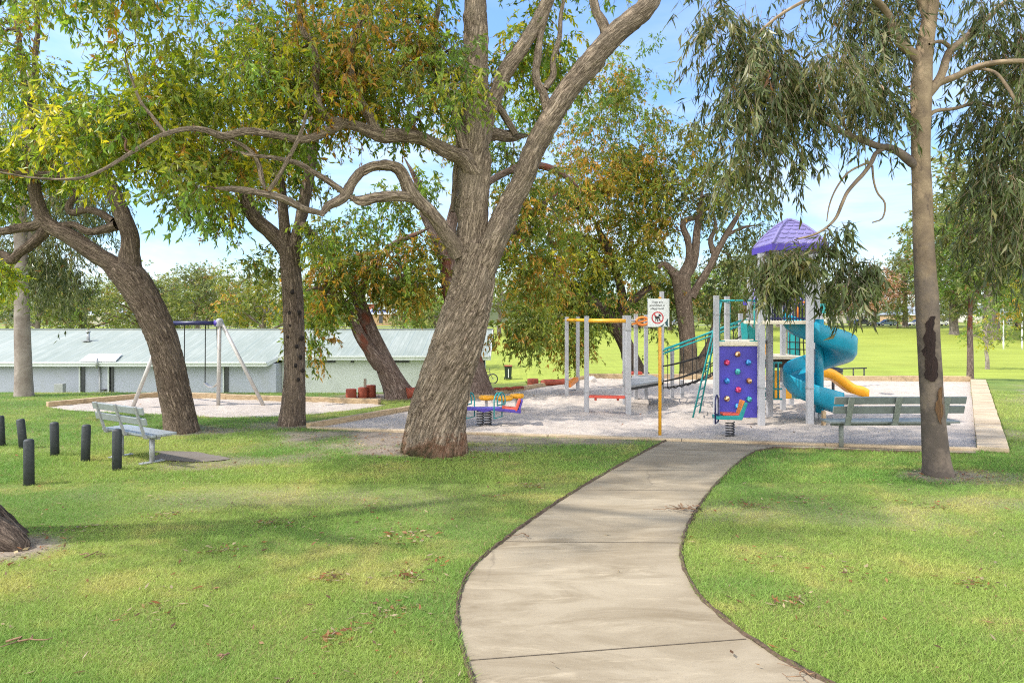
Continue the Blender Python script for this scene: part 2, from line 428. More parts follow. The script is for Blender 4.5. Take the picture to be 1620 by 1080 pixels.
# --- sand
msand, nt = mat('pale playground sand'); g = N(nt); o = g.obj()
c = g.ramp(g.noise(o, .8, 5, .6), [(.3, (.41, .355, .305)), (.7, (.50, .44, .385))])
c = g.mix(c, (.27, .225, .20), g.ramp(g.noise(g.scale(o, (.8, 1.4, 1)), 4.2, 8, .8, .8), [(.54, 0), (.72, .7)]))
c = g.mix(c, (.14, .11, .09), g.ramp(g.noise(o, 21, 5, .8), [(.60, 0), (.70, .7)]))
c = g.mix(c, (.10, .07, .05), g.ramp(g.noise(g.scale(o, (1, 2.2, 1)), 9, 4, .9), [(.66, 0), (.71, .8)]))
g.out(c, .95, g.bump(g.noise(o, 17, 7, .8), 1.0, .03), spec=.2)
def sand_sheet(name, fn, nu, nv, amp):
    u, v = np.meshgrid(np.linspace(0, 1, nu), np.linspace(0, 1, nv)); u = u.ravel(); v = v.ravel()
    x, y = fn(u, v)
    e = np.minimum(np.minimum(u, 1-u), np.minimum(v, 1-v)); e = sst(0, .05, e)
    ft = .55*(fbm(x*1.2, y*1.2, o=3)-.5)+.5*(fbm(x*5.5, y*5.5, o=4)-.5)
    z = -.012+e*amp*(ft*.9+.12)
    i_ = (np.arange(nv-1)[:, None]*nu+np.arange(nu-1)[None]).ravel()
    q = np.stack([i_, i_+1, i_+nu+1, i_+nu], 1)
    ob = link(name, raw_mesh(name, np.stack([x, y, z], 1), q, 4, None, True), msand); tag(ob, kind='structure'); return ob
def bil(q):
    def f(u, v):
        a, b, c_, d = [(p.x, p.y) for p in q]
        return tuple((1-u)*(1-v)*a[k]+u*(1-v)*b[k]+u*v*c_[k]+(1-u)*v*d[k] for k in (0, 1))
    return f
sand_sheet('playground_sand', bil(SAND), 300, 300, .20)
front = cat([tuple(p)[:2] for p in SWSAND[:9]], 8); back = [tuple(p)[:2] for p in (SWSAND[0], SWSAND[12], SWSAND[11], SWSAND[10], SWSAND[9], SWSAND[8])]
fa = np.array(front); ba = np.array(back)
def arc(a, u):
    d = np.r_[0, np.cumsum(np.hypot(*np.diff(a, axis=0).T))]; d /= d[-1]
    return np.interp(u, d, a[:, 0]), np.interp(u, d, a[:, 1])
def swf(u, v):
    x0, y0 = arc(fa, u); x1, y1 = arc(ba, u); return x0+(x1-x0)*v, y0+(y1-y0)*v
sand_sheet('swing_sand', swf, 160, 60, .09)

# --- far road along the top of the oval, and verge
def flat_strip(name, m, y0, y1, dz, x0=-220, x1=260, n=120):
    X = np.linspace(x0, x1, n); V = []
    for y in np.linspace(y0, y1, 5): V.append(np.stack([X, np.full(n, y), tz(X, np.full(n, y))+dz], 1))
    V = np.concatenate(V); i0 = np.arange(n-1)
    q = np.concatenate([np.stack([i0+k*n, i0+1+k*n, i0+1+(k+1)*n, i0+(k+1)*n], 1) for k in range(4)])
    ob = link(name, raw_mesh(name, V, q, 4, None, True), m); tag(ob, kind='structure')
M['asphalt'] = simple('grey asphalt', (.16, .155, .15), .9, .2, 2, bump=.3)
flat_strip('road', M['asphalt'], 159, 168, .03)
# ================================================================ OBJECTS
def xx(px, Y): return (px-810)*Y/F
def zz(py, Y): return CH-(py-HOR)*Y/F
def gpost(px, py): return G(px, py)
def sleepers(name, label, a, b, w, h, L, m, cat_='edging', z0=-.12, off=0, jit=.012, group=None):
    a = Vector(a); b = Vector(b); d = b-a; n = max(1, round(d.length/L)); u = d.normalized(); s = Vector((-u.y, u.x, 0))
    mb = MB()
    for i in range(n):
        p = a+d*(i/n)+u*.006; q = a+d*((i+1)/n)-u*.006
        j = Vector((0, 0, random.uniform(-jit, jit)))+s*random.uniform(-jit, jit)+s*off
        mb.bar(p+j+Vector((0, 0, z0+h/2)), q+j+Vector((0, 0, z0+h/2+random.uniform(-jit, jit)*.6)), w, h)
    ob = mb.build(name, m, None, bevel=.012); return tag(ob, label, cat_, group)
S0, S1, S2, S3 = SAND
sleepers('timber_edging', 'long grey sleeper edging running diagonally along the left side of the playground sand', S0, S3, .13, .22, 2.4, M['timber'], off=.06)
sleepers('timber_edging', 'tan sleeper edging along the far side of the playground sand, before the oval', S3, S2, .17, .28, 2.4, M['timber'], off=.05)
sleepers('concrete_edging', 'low sandy kerb along the near side of the playground sand beside the path', S0, S1, .13, .16, 2.2, M['kerb'], off=-.05, jit=.004)
u = (S2-S1).normalized(); s = Vector((u.y, -u.x, 0))
sleepers('paver_edging', 'wide flat tan block edging down the right side of the playground sand', S1+s*.22-u*.1, S2+s*.22, .43, .20, .62, M['kerb'], jit=.006)
a, b, c_, d = SWSAND[0], SWSAND[12], SWSAND[11], SWSAND[9]
sleepers('timber_edging', 'tan sleeper edging behind the swing sand, left run with one end sunk in the turf', a, b, .16, .28, 2.4, M['timber'], off=.05, z0=-.17)
sleepers('timber_edging', 'tan sleeper edging behind the swing sand, right run in front of the clubhouse wall', c_+Vector((-.9, 0, 0)), d, .16, .26, 2.4, M['timber'], off=.05, z0=-.14)

# --- bench pad
pp = [(PADC[0]+.66*(1+.16*math.sin(3*t+1)+.1*math.sin(5*t))*math.cos(t)-.1*math.sin(t)*.4, PADC[1]+.36*(1+.2*math.sin(2*t))*math.sin(t)-.28*math.cos(t)) for t in np.linspace(0, 2*math.pi, 40)[:-1]]
padob = polyobj('bench_pad', pp, .006, M['pad'])
PADP = pp

# --- benches -------------------------------------------------
def bench(name, label, loc, rz, L, mslat, mup, nup, seat_slats, legs, plate=True, group=None):
    """faces local +Y, length along local X"""
    t = thing(name, label, 'bench', (0, 0, 0), group)
    st = MB(); n = seat_slats; dep = .40
    for i in range(n):
        y = -.02+dep*(i+.5)/n; st.bar((-L/2, y, .435), (L/2, y, .435), dep/n-.012, .035)
    st.build('seat', mslat, t, bevel=.006)
    for k, (z, y) in enumerate(((.66, -.10), (.82, -.145))):
        b_ = MB(); b_.T = Matrix.Translation((0, y, z)) @ Matrix.Rotation(R(14), 4, 'X')
        b_.box((0, 0, 0), (L, .035, .105 if plate else .125)); b_.build('back_slat', mslat, t, bevel=.006)
    for x in nup:
        up = MB(); uw = .05 if plate else .095; dy_ = 0 if plate else -.03; up.bar((x, -.035+dy_, .40), (x, -.185+dy_, .885), uw, .028, up=(0, 1, .3)); up.bar((x, -.03, .405), (x, .36, .405), .05, .03)
        up.build('upright', mup, t, bevel=.004)
    for x in legs:
        lg = MB(); lg.tube([(x, .14, -.02), (x, .14, .40)], .038, 12)
        if plate: lg.box((x, .14, .012), (.09, .36, .014)); [lg.tube([(x, .14+e, .012), (x, .14+e, .032)], .012, 6) for e in (-.14, .14)]
        lg.build('leg', mup, t, bevel=0)
    cr = MB(); cr.bar((-L/2+.08, .14, .385), (L/2-.08, .14, .385), .05, .04); cr.build('seat_beam', mup, t, bevel=.004)
    t.location = loc; t.rotation_euler = (0, 0, rz); return t
pa = G(203, 721); pb = G(253, 731)
ax_ = (pb-pa).normalized(); mid = (pa+pb)/2
bench('park_bench', 'grey aluminium bench on a bare concrete pad behind the row of bollards', Vector((mid.x-.10, mid.y-.03, 0))-Vector((-ax_.y, ax_.x, 0))*.14, math.atan2(ax_.y, ax_.x), 1.38, M['alu'], M['galv'], (-.55, 0, .55), 5, (-.43, .43))
bench('park_bench', 'grey green bench seen from behind, at the sand edge by the smooth gum', Vector((xx(1411, 11.45), 11.35, 0)), R(1.5), 2.19, M['greenslat'], M['lichen'], (-.84, -.05, .75), 2, (-.84, .75), plate=False)
# --- bollards ------------------------------------------------
def bollard(px, pt, pb_, lean, label, first=[None]):
    p = G(px, pb_); h = (pb_-pt)*p.y/F
    if first[0] is None:
        mb = MB(); r = .062
        mb.lathe((0, 0, 0), [(r*1.02, -.2), (r*1.0, .3), (r, h-.05), (r*.97, h-.045), (r*.97, h-.035), (r*.93, h-.02), (r*.72, h-.006), (r*.3, h)], 24)
        o_ = mb.build('bollard', M['bollard']); first[0] = o_; o_['_h'] = h
    else:
        o_ = first[0].copy(); C.objects.link(o_)
    o_.location = p; o_.scale = (1, 1, h/first[0]['_h']); o_.rotation_euler = (R(random.uniform(-1.5, 1.5)), R(lean), random.random()*6)
    if lean: o_.rotation_euler[2] = 0
    tag(o_, label, 'bollard', 'charcoal bollards across the lawn')
for a_ in [(46, 694, 765, 0, 'charcoal bollard standing alone nearest the camera, in front of the row'), (2, 657, 704, -3, 'charcoal bollard at the far left edge of the photo, tilted slightly'),
           (37, 662, 708, -7, 'charcoal bollard leaning clearly to the left'), (87, 667, 720, 0, 'upright charcoal bollard just right of the leaning one'),
           (135, 671, 729, 0, 'upright charcoal bollard between two others, second left of the grey bench'), (185, 678, 743, 0, 'charcoal bollard standing in front of the grey bench')]: bollard(*a_)

# --- no dogs sign -------------------------------------------
sp = G(1044, 688); Y = sp.y
t = thing('warning_sign', 'white no dogs sign on a yellow post at the start of the playground', 'sign', sp)
pst = MB(); pst.tube([(sp.x, Y, -.2), (sp.x, Y, zz(471, Y))], .031, 16); pst.ell((sp.x, Y, zz(471, Y)), (.032, .032, .02), 6); pst.build('post', M['yellowpaint'], t)
x0, x1, z0, z1 = xx(1024, Y), xx(1056, Y), zz(517, Y), zz(472.5, Y)
yp = Y-.038
pan = MB(); pan.prism([(x0, z0), (x1, z0), (x1, z1), (x0, z1)], (0, .012, 0), (0, yp, 0)); 
pan.box((x1+.014, Y-.005, (z0+z1)/2), (.02, .075, z1-z0)); panel = pan.build('sign_panel', M['white'], t, bevel=.002)
w = x1-x0; cx = xx(1040, Y)-.005; cz = zz(502.5, Y); rr = 9.6*Y/F
def disc(mb, c, r0, r1, y, n=40):
    vs = []; fs = []
    for k in range(n):
        a_ = 2*math.pi*k/n; vs += [(c[0]+r0*math.cos(a_), y, c[1]+r0*math.sin(a_)), (c[0]+r1*math.cos(a_), y, c[1]+r1*math.sin(a_))]
    for k in range(n): j = (k+1) % n; fs.append((2*k, 2*k+1, 2*j+1, 2*j))
    mb.add(vs, fs)
M['signred'] = simple('sign red', (.60, .02, .03), .4, .05); M['signblack'] = simple('sign black', (.02, .02, .022), .5, .05); M['signteal'] = simple('sign dark teal', (.02, .07, .085), .5, .05)
tr = MB(); r_ = w*.17
tr.add([(x1-.003, yp-.002, z0+.003), (x1-.003, yp-.002, z0+w*.42), (x1-w*.10, yp-.002, z0+w*.27), (x1-w*.24, yp-.002, z0+w*.12), (x1-w*.46, yp-.002, z0+.003)], [(0, 1, 2, 3, 4)])
tr.build('corner_patch', M['signteal'], t)
em = MB(); ex, ez = x1-w*.17, z0+w*.04
em.add([(ex-w*.10, yp-.005, ez), (ex+w*.12, yp-.005, ez), (ex+w*.10, yp-.005, ez+w*.03), (ex+w*.05, yp-.005, ez+w*.05), (ex+w*.05, yp-.005, ez+w*.13), (ex-w*.02, yp-.005, ez+w*.14), (ex-w*.03, yp-.005, ez+w*.05), (ex-w*.09, yp-.005, ez+w*.03)], [tuple(range(8))])
em.build('emblem', M['white'], t)
dg = MB()
def dpoly(q): dg.add([(cx+a_*rr, yp-.005, cz+b_*rr) for a_, b_ in q], [tuple(range(len(q)))])
dpoly([(-.50, .22), (-.35, .20), (.30, .22), (.34, .02), (.28, -.10), (-.20, -.16), (-.36, -.02)])          # body
dpoly([(-.36, .02), (-.18, -.14), (-.22, -.34), (-.24, -.52), (-.40, -.52), (-.36, -.30)])                   # hind leg
dpoly([(-.16, -.12), (.0, -.16), (.08, -.40), (.10, -.66), (-.04, -.66), (-.04, -.42)])
dpoly([(.16, -.10), (.32, -.02), (.34, -.30), (.34, -.52), (.20, -.52), (.19, -.28)])
dpoly([(-.50, .22), (-.58, .30), (-.40, .26), (-.34, .14)])                                                    # tail
dpoly([(.18, .18), (.30, .24), (.34, .44), (.22, .62), (.14, .34)])                                             # neck
dpoly([(.14, .38), (.20, .62), (.30, .56), (.44, .52), (.60, .40), (.58, .28), (.36, .26)])                    # head
dg.build('dog_symbol', M['signblack'], t)
rg = MB(); disc(rg, (cx, cz), rr*.82, rr, yp-.004)
q = .7071*.86*rr; n_ = .06*rr
for a_, b_ in ((-.86, -.30), (.40, .86)):
    rg.add([(cx+.7071*a_*rr-n_, yp-.0042, cz-.7071*a_*rr-n_), (cx+.7071*a_*rr+n_, yp-.0042, cz-.7071*a_*rr+n_), (cx+.7071*b_*rr+n_, yp-.0042, cz-.7071*b_*rr+n_), (cx+.7071*b_*rr-n_, yp-.0042, cz-.7071*b_*rr-n_)], [(0, 1, 2, 3)])
rg.build('prohibition_ring', M['signred'], t)
def text(s, size, loc, m, parent, name):
    cu = bpy.data.curves.new(name, 'FONT'); cu.body = s; cu.size = size; cu.align_x = 'CENTER'
    to = bpy.data.objects.new('tmp', cu); C.objects.link(to)
    me = bpy.data.meshes.new_from_object(to.evaluated_get(bpy.context.evaluated_depsgraph_get()))
    bpy.data.objects.remove(to)
    off = WL[parent.name]
    me.transform(Matrix.Translation(Vector(loc)-off) @ Matrix.Rotation(R(90), 4, 'X'))
    me.name = name; return link(name, me, m, parent)
for s_, py in (('Dogs are', 479.3), ('prohibited in', 484.4), ('playground', 489.3)):
    text(s_, 4.7*Y/F, (cx-.006, yp-.004, zz(py, Y)), M['signblack'], t, 'lettering')

# --- spring helper
def spring(mb, c, h, r=.075, turns=6, wr=.011, mi=0):
    n = turns*16
    mb.tube([(c[0]+r*math.cos(2*math.pi*i/16), c[1]+r*math.sin(2*math.pi*i/16), c[2]+h*i/n) for i in range(n+1)], wr, 6, mi)
def hoop(mb, x, y, z0, z1, w, r, axis=1):        # tall rounded hoop in the plane across the rider (y) or along it (x)
    pts = []
    for k in range(13):
        a_ = math.pi*k/12; e = w/2*math.cos(a_); f_ = w/2*math.sin(a_)
        pts.append((x+e*.45, y+e*.89, z1-w/2+f_))
    pts = [(pts[0][0], pts[0][1], z0)]+pts+[(pts[-1][0], pts[-1][1], z0)]
    mb.tube(pts, r, 8, closed=True)
# single rider
p = G(1155, 691); Y = p.y; k = Y/F
t = thing('spring_rider', 'single teal spring rider with a red seat in front of the violet climbing panel', 'spring rider', p)
sm = MB(); spring(sm, (p.x, Y, 0), 24*k, .075, 6); sm.build('spring', M['spring'], t)
zb = zz(660, Y)
ch = MB(); W_ = .24
ch.prism([(xx(1129, Y), zb-.02), (xx(1171, Y), zb-.035), (xx(1180, Y), zz(636, Y)), (xx(1175, Y), zz(635, Y)), (xx(1166, Y), zb+.05), (xx(1129, Y), zb+.04)], (0, W_, 0), (0, Y-W_/2, 0)); ch.build('chair_shell', M['teal'], t, bevel=.012)
se = MB(); se.bar((xx(1141, Y), Y, zb+.07), (xx(1167, Y), Y, zb+.062), W_*.82, .045); se.build('seat', M['redorange'], t, bevel=.015)
se = MB(); se.bar((xx(1168, Y), Y, zb+.06), (xx(1174.5, Y), Y, zz(632.5, Y)), W_*.82, .042, up=(1, 0, 0)); se.build('backrest', M['orange'], t, bevel=.015)
hd = MB(); hoop(hd, xx(1134, Y), Y, zz(668, Y), zz(625, Y), .30, .014); hd.tube([(xx(1134, Y), Y-.15, zz(655, Y)), (xx(1134, Y), Y+.15, zz(655, Y))], .013, 8); hd.build('handle_hoop', M['navy'], t)
# double rider
p = G(766, 672); Y = p.y; k = Y/F; zb = zz(647, Y)
t = thing('spring_rider', 'double spring rider with teal hoops and a red backed seat, right of the big trunk', 'spring rider', p)
for e in (-6, 6):
    sm = MB(); spring(sm, (p.x+e*k, Y+.02*e/6, 0), 24*k, .07, 6); sm.build('spring', M['spring'], t)
bd = MB(); bd.prism([(xx(700, Y), zb-.02), (xx(754, Y), zb-.01), (xx(766, Y), zb-.05), (xx(778, Y), zb-.01), (xx(824, Y), zb-.07), (xx(824, Y), zb+.0), (xx(790, Y), zb+.035), (xx(700, Y), zb+.035)], (0, .26, 0), (0, Y-.13, 0)); bd.build('board', M['purple'], t, bevel=.012)
for sx, nm in ((1, ''), (-1, '')):
    X = lambda q: p.x+sx*(xx(q, Y)-p.x)
    se = MB(); se.bar((X(794), Y, zb+.035), (X(818), Y, zb-.0), .25, .05); se.build('seat', M['redorange'], t, bevel=.015)
    bk = MB(); bk.bar((X(816), Y, zb-.02), (X(822.5), Y, zz(631, Y)), .27, .05, up=(1, 0, 0)); bk.build('backrest', M['redorange'], t, bevel=.018)
    bk = MB(); bk.bar((X(820.5), Y, zb-.05), (X(826), Y, zz(632, Y)), .29, .035, up=(1, 0, 0)); bk.build('back_shell', M['purple'], t, bevel=.012)
    hd = MB(); hoop(hd, X(788), Y-.02, zz(660, Y), zz(621, Y), .34, .014); hoop(hd, X(793), Y+.02, zz(640, Y), zz(621, Y), .34, .014); hd.build('handle_hoop', M['teal'], t)
# far red rider
p = G(1000, 612); Y = p.y
t = thing('spring_rider', 'far spring rider with a flat orange red seat, behind the steel posts', 'spring rider', p)
sm = MB(); spring(sm, (p.x, Y, 0), .36, .10, 5, .016); sm.build('spring', M['spring'], t)
se = MB(); se.bar((p.x-.3, Y, .44), (p.x+.3, Y, .44), .3, .09); se.build('seat', M['redorange'], t, bevel=.03)
# yellow pads
p = G(780, 655); Y = p.y
t = thing('balance_pads', 'yellow topped stepping pads on thin grey posts behind the double rider', 'play pads', p)
for a_, b_, c1, dy in ((757, 782, 628.5, .0), (783, 812, 629.5, .25), (806, 829, 626, .55)):
    yy = Y+dy; pdm = MB(); pdm.lathe((xx((a_+b_)/2, yy), yy, zz(c1, yy)), [(.0, -.05), ((b_-a_)*yy/F/2*.85, -.05), ((b_-a_)*yy/F/2, -.02), ((b_-a_)*yy/F/2, .02), ((b_-a_)*yy/F/2*.9, .045), (.0, .05)], 20)
    pad_ = pdm.build('pad', M['yellowslide'], t)
    pm = MB(); pm.tube([(xx((a_+b_)/2, yy), yy, -.05), (xx((a_+b_)/2, yy), yy, zz(c1, yy)-.04)], .03, 10); pm.build('post', M['postgrey'], t)

# --- overhead bars frame ------------------------------------
p = G(950, 640)
t = thing('overhead_bars', 'climbing frame of grey steel posts with yellow bars and a low grey platform', 'climbing frame', p)
def post(px, pyb, pyt, par, w=.1, m='postgrey', name='post'):
    q = G(px, pyb); mb = MB(); zt = zz(pyt, q.y)
    mb.box((q.x, q.y, zt/2-.1), (w, w, zt+.2)); mb.box((q.x, q.y, zt+.006), (w*1.06, w*1.06, .02)); po = mb.build(name, M[m], par, bevel=.008)
    for zc in (zt*.22, zt*.86): cb = MB(); cb.box((q.x, q.y, zc), (w*1.10, w*1.10, .035)); cb.build('collar', M['galv'], po, bevel=.004)
    return q
A1 = post(896.5, 628, 502, t); A2 = post(914, 620, 502, t); A3 = post(928, 653, 501, t); A4 = post(988.5, 640, 500, t); A5 = post(994, 655.5, 500, t, .115); A6 = post(1006, 632, 499, t); A7 = post(1022, 630, 499, t); A8 = post(1047, 638, 462, t)
def zbar(py, *qs): return zz(py, sum(q.y for q in qs)/len(qs))
for a_, b_ in ((A3, A5), (A1, A4)):
    mb = MB(); zz_ = zz(507.5, A3.y); mb.tube([(a_.x, a_.y, zz_), (b_.x, b_.y, zz_)], .042, 12); mb.build('overhead_bar', M['yellowpaint'], t)
mb = MB(); zg = zz(507, A6.y); mb.tube([(A4.x, A4.y, zg), (A6.x, A6.y, zg), (A7.x, A7.y, zg), (A8.x, A8.y, zg)], .03, 10); mb.build('linking_rail', M['postgrey'], t)
mb = MB(); q_ = Vector((xx(1016, 17.9), 17.85, zz(508, 17.9)))
mb.tube([q_+Vector((.16*math.cos(a_), 0, .10*math.sin(a_))) for a_ in np.linspace(0, 2*math.pi, 17)[:-1]], .035, 8, closed=True); mb.bar(q_-Vector((.28, 0, .08)), q_+Vector((.2, 0, .06)), .06, .05); mb.build('hand_wheel', M['orange'], t)
mb = MB(); z_ = zz(627, 15.5); mb.bar((A3.x+.06, A3.y, z_), (A5.x-.06, A5.y+.1, z_), .22, .05); [mb.tube([(x_, 15.5, z_-.09), (x_, 15.5, z_)], .03, 8) for x_ in (A3.x+.2, A5.x-.2)]; mb.build('balance_board', M['redorange'], t, bevel=.012)
mb = MB(); z_ = zz(604, 19.2); mb.bar((A1.x+.05, A1.y, z_-.03), (A2.x-.04, A2.y, z_+.03), .14, .12); mb.build('step_beam', M['orange'], t, bevel=.02)
mb = MB(); z_ = zz(608.5, 16.2); mb.prism([(A5.x+.06, A5.y+.2), (A8.x-.05, A8.y-.4), (A8.x-.05, A7.y), (A6.x-.1, A6.y)], (0, 0, .06), (0, 0, z_), ax=((1, 0, 0), (0, 1, 0))); mb.build('platform', M['galv'], t, bevel=.01)
mb = MB(); mb.prism([(A5.x+.06, A5.y+.2), (A8.x-.05, A8.y-.4), (A8.x-.05, A7.y), (A6.x-.1, A6.y)], (0, 0, .055), (0, 0, z_-.06), ax=((1, 0, 0), (0, 1, 0))); mb.build('platform_edge', M['black'], t)

# --- play tower ---------------------------------------------
p = G(1240, 662)
t = thing('play_tower', 'tall play tower with lilac shingled roof, violet climbing panel and teal spiral slide', 'play tower', p)
W0 = G(1134, 668); W1 = G(1204.5, 672); Yw = 13.95
B0 = post(1133, 671, 469, t); B1 = post(1204.5, 671.5, 402, t, .118); B2 = post(1281, 673, 404, t, .118); B3 = post(1217.5, 660, 402, t, .118); B4 = post(1291.5, 660, 402, t, .118)
B5 = post(1238.5, 648, 470, t, .105); B6 = post(1150, 656, 470, t, .1); B7 = post(1252, 640, 440, t, .1); B8 = post(1186, 648, 440, t, .1)
zp = zz(547.5, Yw); zpb = zz(660, Yw)
pn = MB(); pn.box(((B0.x+B1.x)/2-.005, Yw, (zp+zpb)/2), (B1.x-B0.x-.10, .05, zp-zpb)); pnl = pn.build('climbing_panel', M['wallpurple'], t, bevel=.006)
for (a_, b_, m_) in [(1166, 560, 'holdcream'), (1149, 573, 'holdpink'), (1183, 573, 'holdblue'), (1166, 587.5, 'holdteal'), (1149, 602, 'holdblue'), (1184, 602, 'holdcream'), (1167, 616, 'holdpink'), (1149, 630, 'holdcream'), (1184, 631, 'holdteal'), (1166, 642, 'holdblue')]:
    if m_ not in M:
        cA, cB = {'holdcream': ((.62, .45, .25), (.20, .07, .02)), 'holdpink': ((.62, .06, .16), (.33, .01, .06)), 'holdblue': ((.04, .30, .62), (.015, .12, .36)), 'holdteal': ((.05, .36, .36), (.01, .15, .17))}[m_]
        mm, nt = mat(m_); g = N(nt); o = g.obj(); f = g.ramp(g.noise(o, 16, 2), [(.46, cB), (.54, cA)]); g.out(f, .45, g.bump(g.noise(o, 20, 3), .6, .02)); M[m_] = mm
    h = MB(); q = Vector((xx(a_, Yw), Yw-.045, zz(b_, Yw)))
    h.ell(q, (.058, .05, .058), 7, lump=.22); h.ell(q+Vector((.02, -.035, .012)), (.026, .024, .03), 5); h.ell(q+Vector((-.022, -.03, -.012)), (.022, .024, .02), 5)
    h.build('climbing_hold', M[m_], pnl)
dk = MB(); zd = zz(543.5, Yw); dv = Vector((B6.x-B0.x, B6.y-B0.y)); dk.prism([(B0.x-.02, Yw-.07), (B1.x+.02, Yw-.07), (B1.x+dv.x+.02, Yw+dv.y), (B0.x+dv.x-.02, Yw+dv.y)], (0, 0, .09), (0, 0, zd-.045), ax=((1, 0, 0), (0, 1, 0))); dk.build('deck', M['cream'], t, bevel=.01)
# entry hoop above the panel
hp = MB(); z1 = zz(475.5, Yw); xa, xb = xx(1138, Yw), xx(1193.5, Yw)
hp.tube([(xx(1130, Yw), Yw, z1), (xx(1200, Yw), Yw, z1)], .018, 8)
for x_ in (xa, xb): hp.tube([(x_, Yw, z1), (x_, Yw, zd+.05)], .018, 8); hp.box((x_-.0, Yw-.02, zd+.05), (.2, .05, .035))
for x_ in (xa, xb): hp.tube([(x_, Yw, z1), (x_+dv.x, Yw+dv.y, z1-.02)], .016, 8); hp.tube([(x_+dv.x, Yw+dv.y, z1-.02), (x_+dv.x, Yw+dv.y, zd)], .016, 8)
hp.build('entry_hoop', M['teal'], t)
# leaning ladder
ld = MB(); tops = [Vector((xx(1139.5, 14.25), 14.25, zz(476, 14.25))), Vector((xx(1141.5, 14.75), 14.75, zz(478, 14.75)))]; bots = [G(1095, 661.5), G(1105.5, 655)]
for a_, b_ in zip(tops, bots): ld.tube([a_, b_-Vector((0, 0, .05))], .019, 10)
for k in range(9):
    f = .30+.68*k/9; ld.tube([tops[0].lerp(bots[0], f), tops[1].lerp(bots[1], f)], .013, 8)
ld.build('ladder', M['teal'], t)
# upper balustraded deck
Yd = B1.y; Ye = B3.y; zu = zz(510, Yd)
dk = MB(); dk.box(((B1.x+B2.x)/2+.03, (Yd+Ye)/2, zu), (B2.x-B1.x+.06, Ye-Yd+.16, .07)); dk.build('deck', M['cream'], t, bevel=.008)
bl = MB(); n = 13
for k in range(n):
    x_ = B1.x+.1+(B2.x-B1.x-.2)*k/(n-1); bl.tube([(x_, Yd, zu+.03), (x_, Yd, zu+.92)], .013, 8)
bl.tube([(B1.x, Yd, zu+.08), (B2.x, Yd, zu+.08)], .016, 8); bl.tube([(B1.x, Yd, zu+.92), (B2.x, Yd, zu+.92)], .018, 8); bl.build('balustrade', M['navy'], t)
bl = MB()
for k in range(n):
    y_ = Ye; x_ = B3.x+.1+(B4.x-B3.x-.2)*k/(n-1); bl.tube([(x_, y_, zu+.03), (x_, y_, zu+.92)], .013, 8)
bl.tube([(B3.x, Ye, zu+.08), (B4.x, Ye, zu+.08)], .016, 8); bl.build('balustrade', M['navy'], t)
og = MB(); z_ = zz(505, 15.6); og.tube([(xx(1240, 15.6), 15.6, z_), (xx(1285, 15.6), 15.6, z_)], .03, 10); og.tube([(xx(1262, 15.6), 15.6, z_-.1), (xx(1262, 15.6), 15.6, zz(465, 15.6))], .026, 8); og.tube([(xx(1240, 15.6), 15.6, zz(478, 15.6)), (xx(1285, 15.6), 15.6, zz(478, 15.6))], .026, 8); og.build('safety_rail', M['orange'], t)
# shingled domed roof, four curved faces
def dome_roof(cx, cy, hw, z0, h, par, rows=7, fascia=.13):
    mb = MB(); K = 70
    def prof(f): return 1-f, 1-(1-f)**1.55
    J = rows*9
    for side in range(4):
        Rz = Matrix.Rotation(side*math.pi/2, 3, 'Z'); vs = []; fs = []
        for j in range(J+1):
            f = j/J*.96; r, zf = prof(f); hwj = hw*r
            for k_ in range(K+1):
                s_ = -1+2*k_/K
                row = f*rows/.96; rf = row % 1; xo = (s_*hwj/(hw*2/7)+(.5 if int(row) % 2 else 0)) % 1
                sc = math.sqrt(max(0, 1-(2*xo-1)**2))                       # scallop edge of a shingle
                lift = .020*(1-rf)**1.2 if rf > .6*(1-sc) else 0.0
                vs.append(Vector((cx, cy, z0))+Rz @ Vector((s_*hwj, -hwj-lift*.8, zf*h+lift*.6)))
        for j in range(J):
            for k_ in range(K): a_ = j*(K+1)+k_; fs.append((a_, a_+1, a_+K+2, a_+K+1))
        mb.add(vs, fs, 0, False)
    ro = mb.build('roof', M['roofpurple'], par)
    rb = MB()
    for side in range(4):
        Rz = Matrix.Rotation(side*math.pi/2+math.pi/4, 3, 'Z')
        rb.tube([Vector((cx, cy, z0))+Rz @ Vector((hw*1.4142*prof(f)[0], 0, prof(f)[1]*h+.012)) for f in np.linspace(0, .97, 14)], .028, 8)
    rb.ell((cx, cy, z0+h), (.09, .09, .045), 8); rb.build('ridge', M['roofpurple'], ro)
    fm = MB()
    for side in range(4):
        Rz = Matrix.Rotation(side*math.pi/2, 3, 'Z')
        fm.box(Vector((cx, cy, z0-fascia/2))+Rz @ Vector((0, -hw, 0)), (2*hw+.05, .05, fascia) if side % 2 == 0 else (.05, 2*hw-.051, fascia))
    fm.build('fascia', M['purple'], ro)
    un = MB(); un.box((cx, cy, z0-fascia-.012), (2*hw-.02, 2*hw-.02, .02)); un.build('soffit', M['darkpurple'], ro)
rcx, rcy = (B1.x+B2.x+B3.x+B4.x)/4, (Yd+Ye)/2
dome_roof(rcx, rcy, .55, zz(390, rcy), .55, t)
dome_roof(xx(1222, 18.2), 18.2, .56, zz(474, 18.2), .5, t)
for px_ in (1196, 1248): post(px_, 627, 470, t, .1)
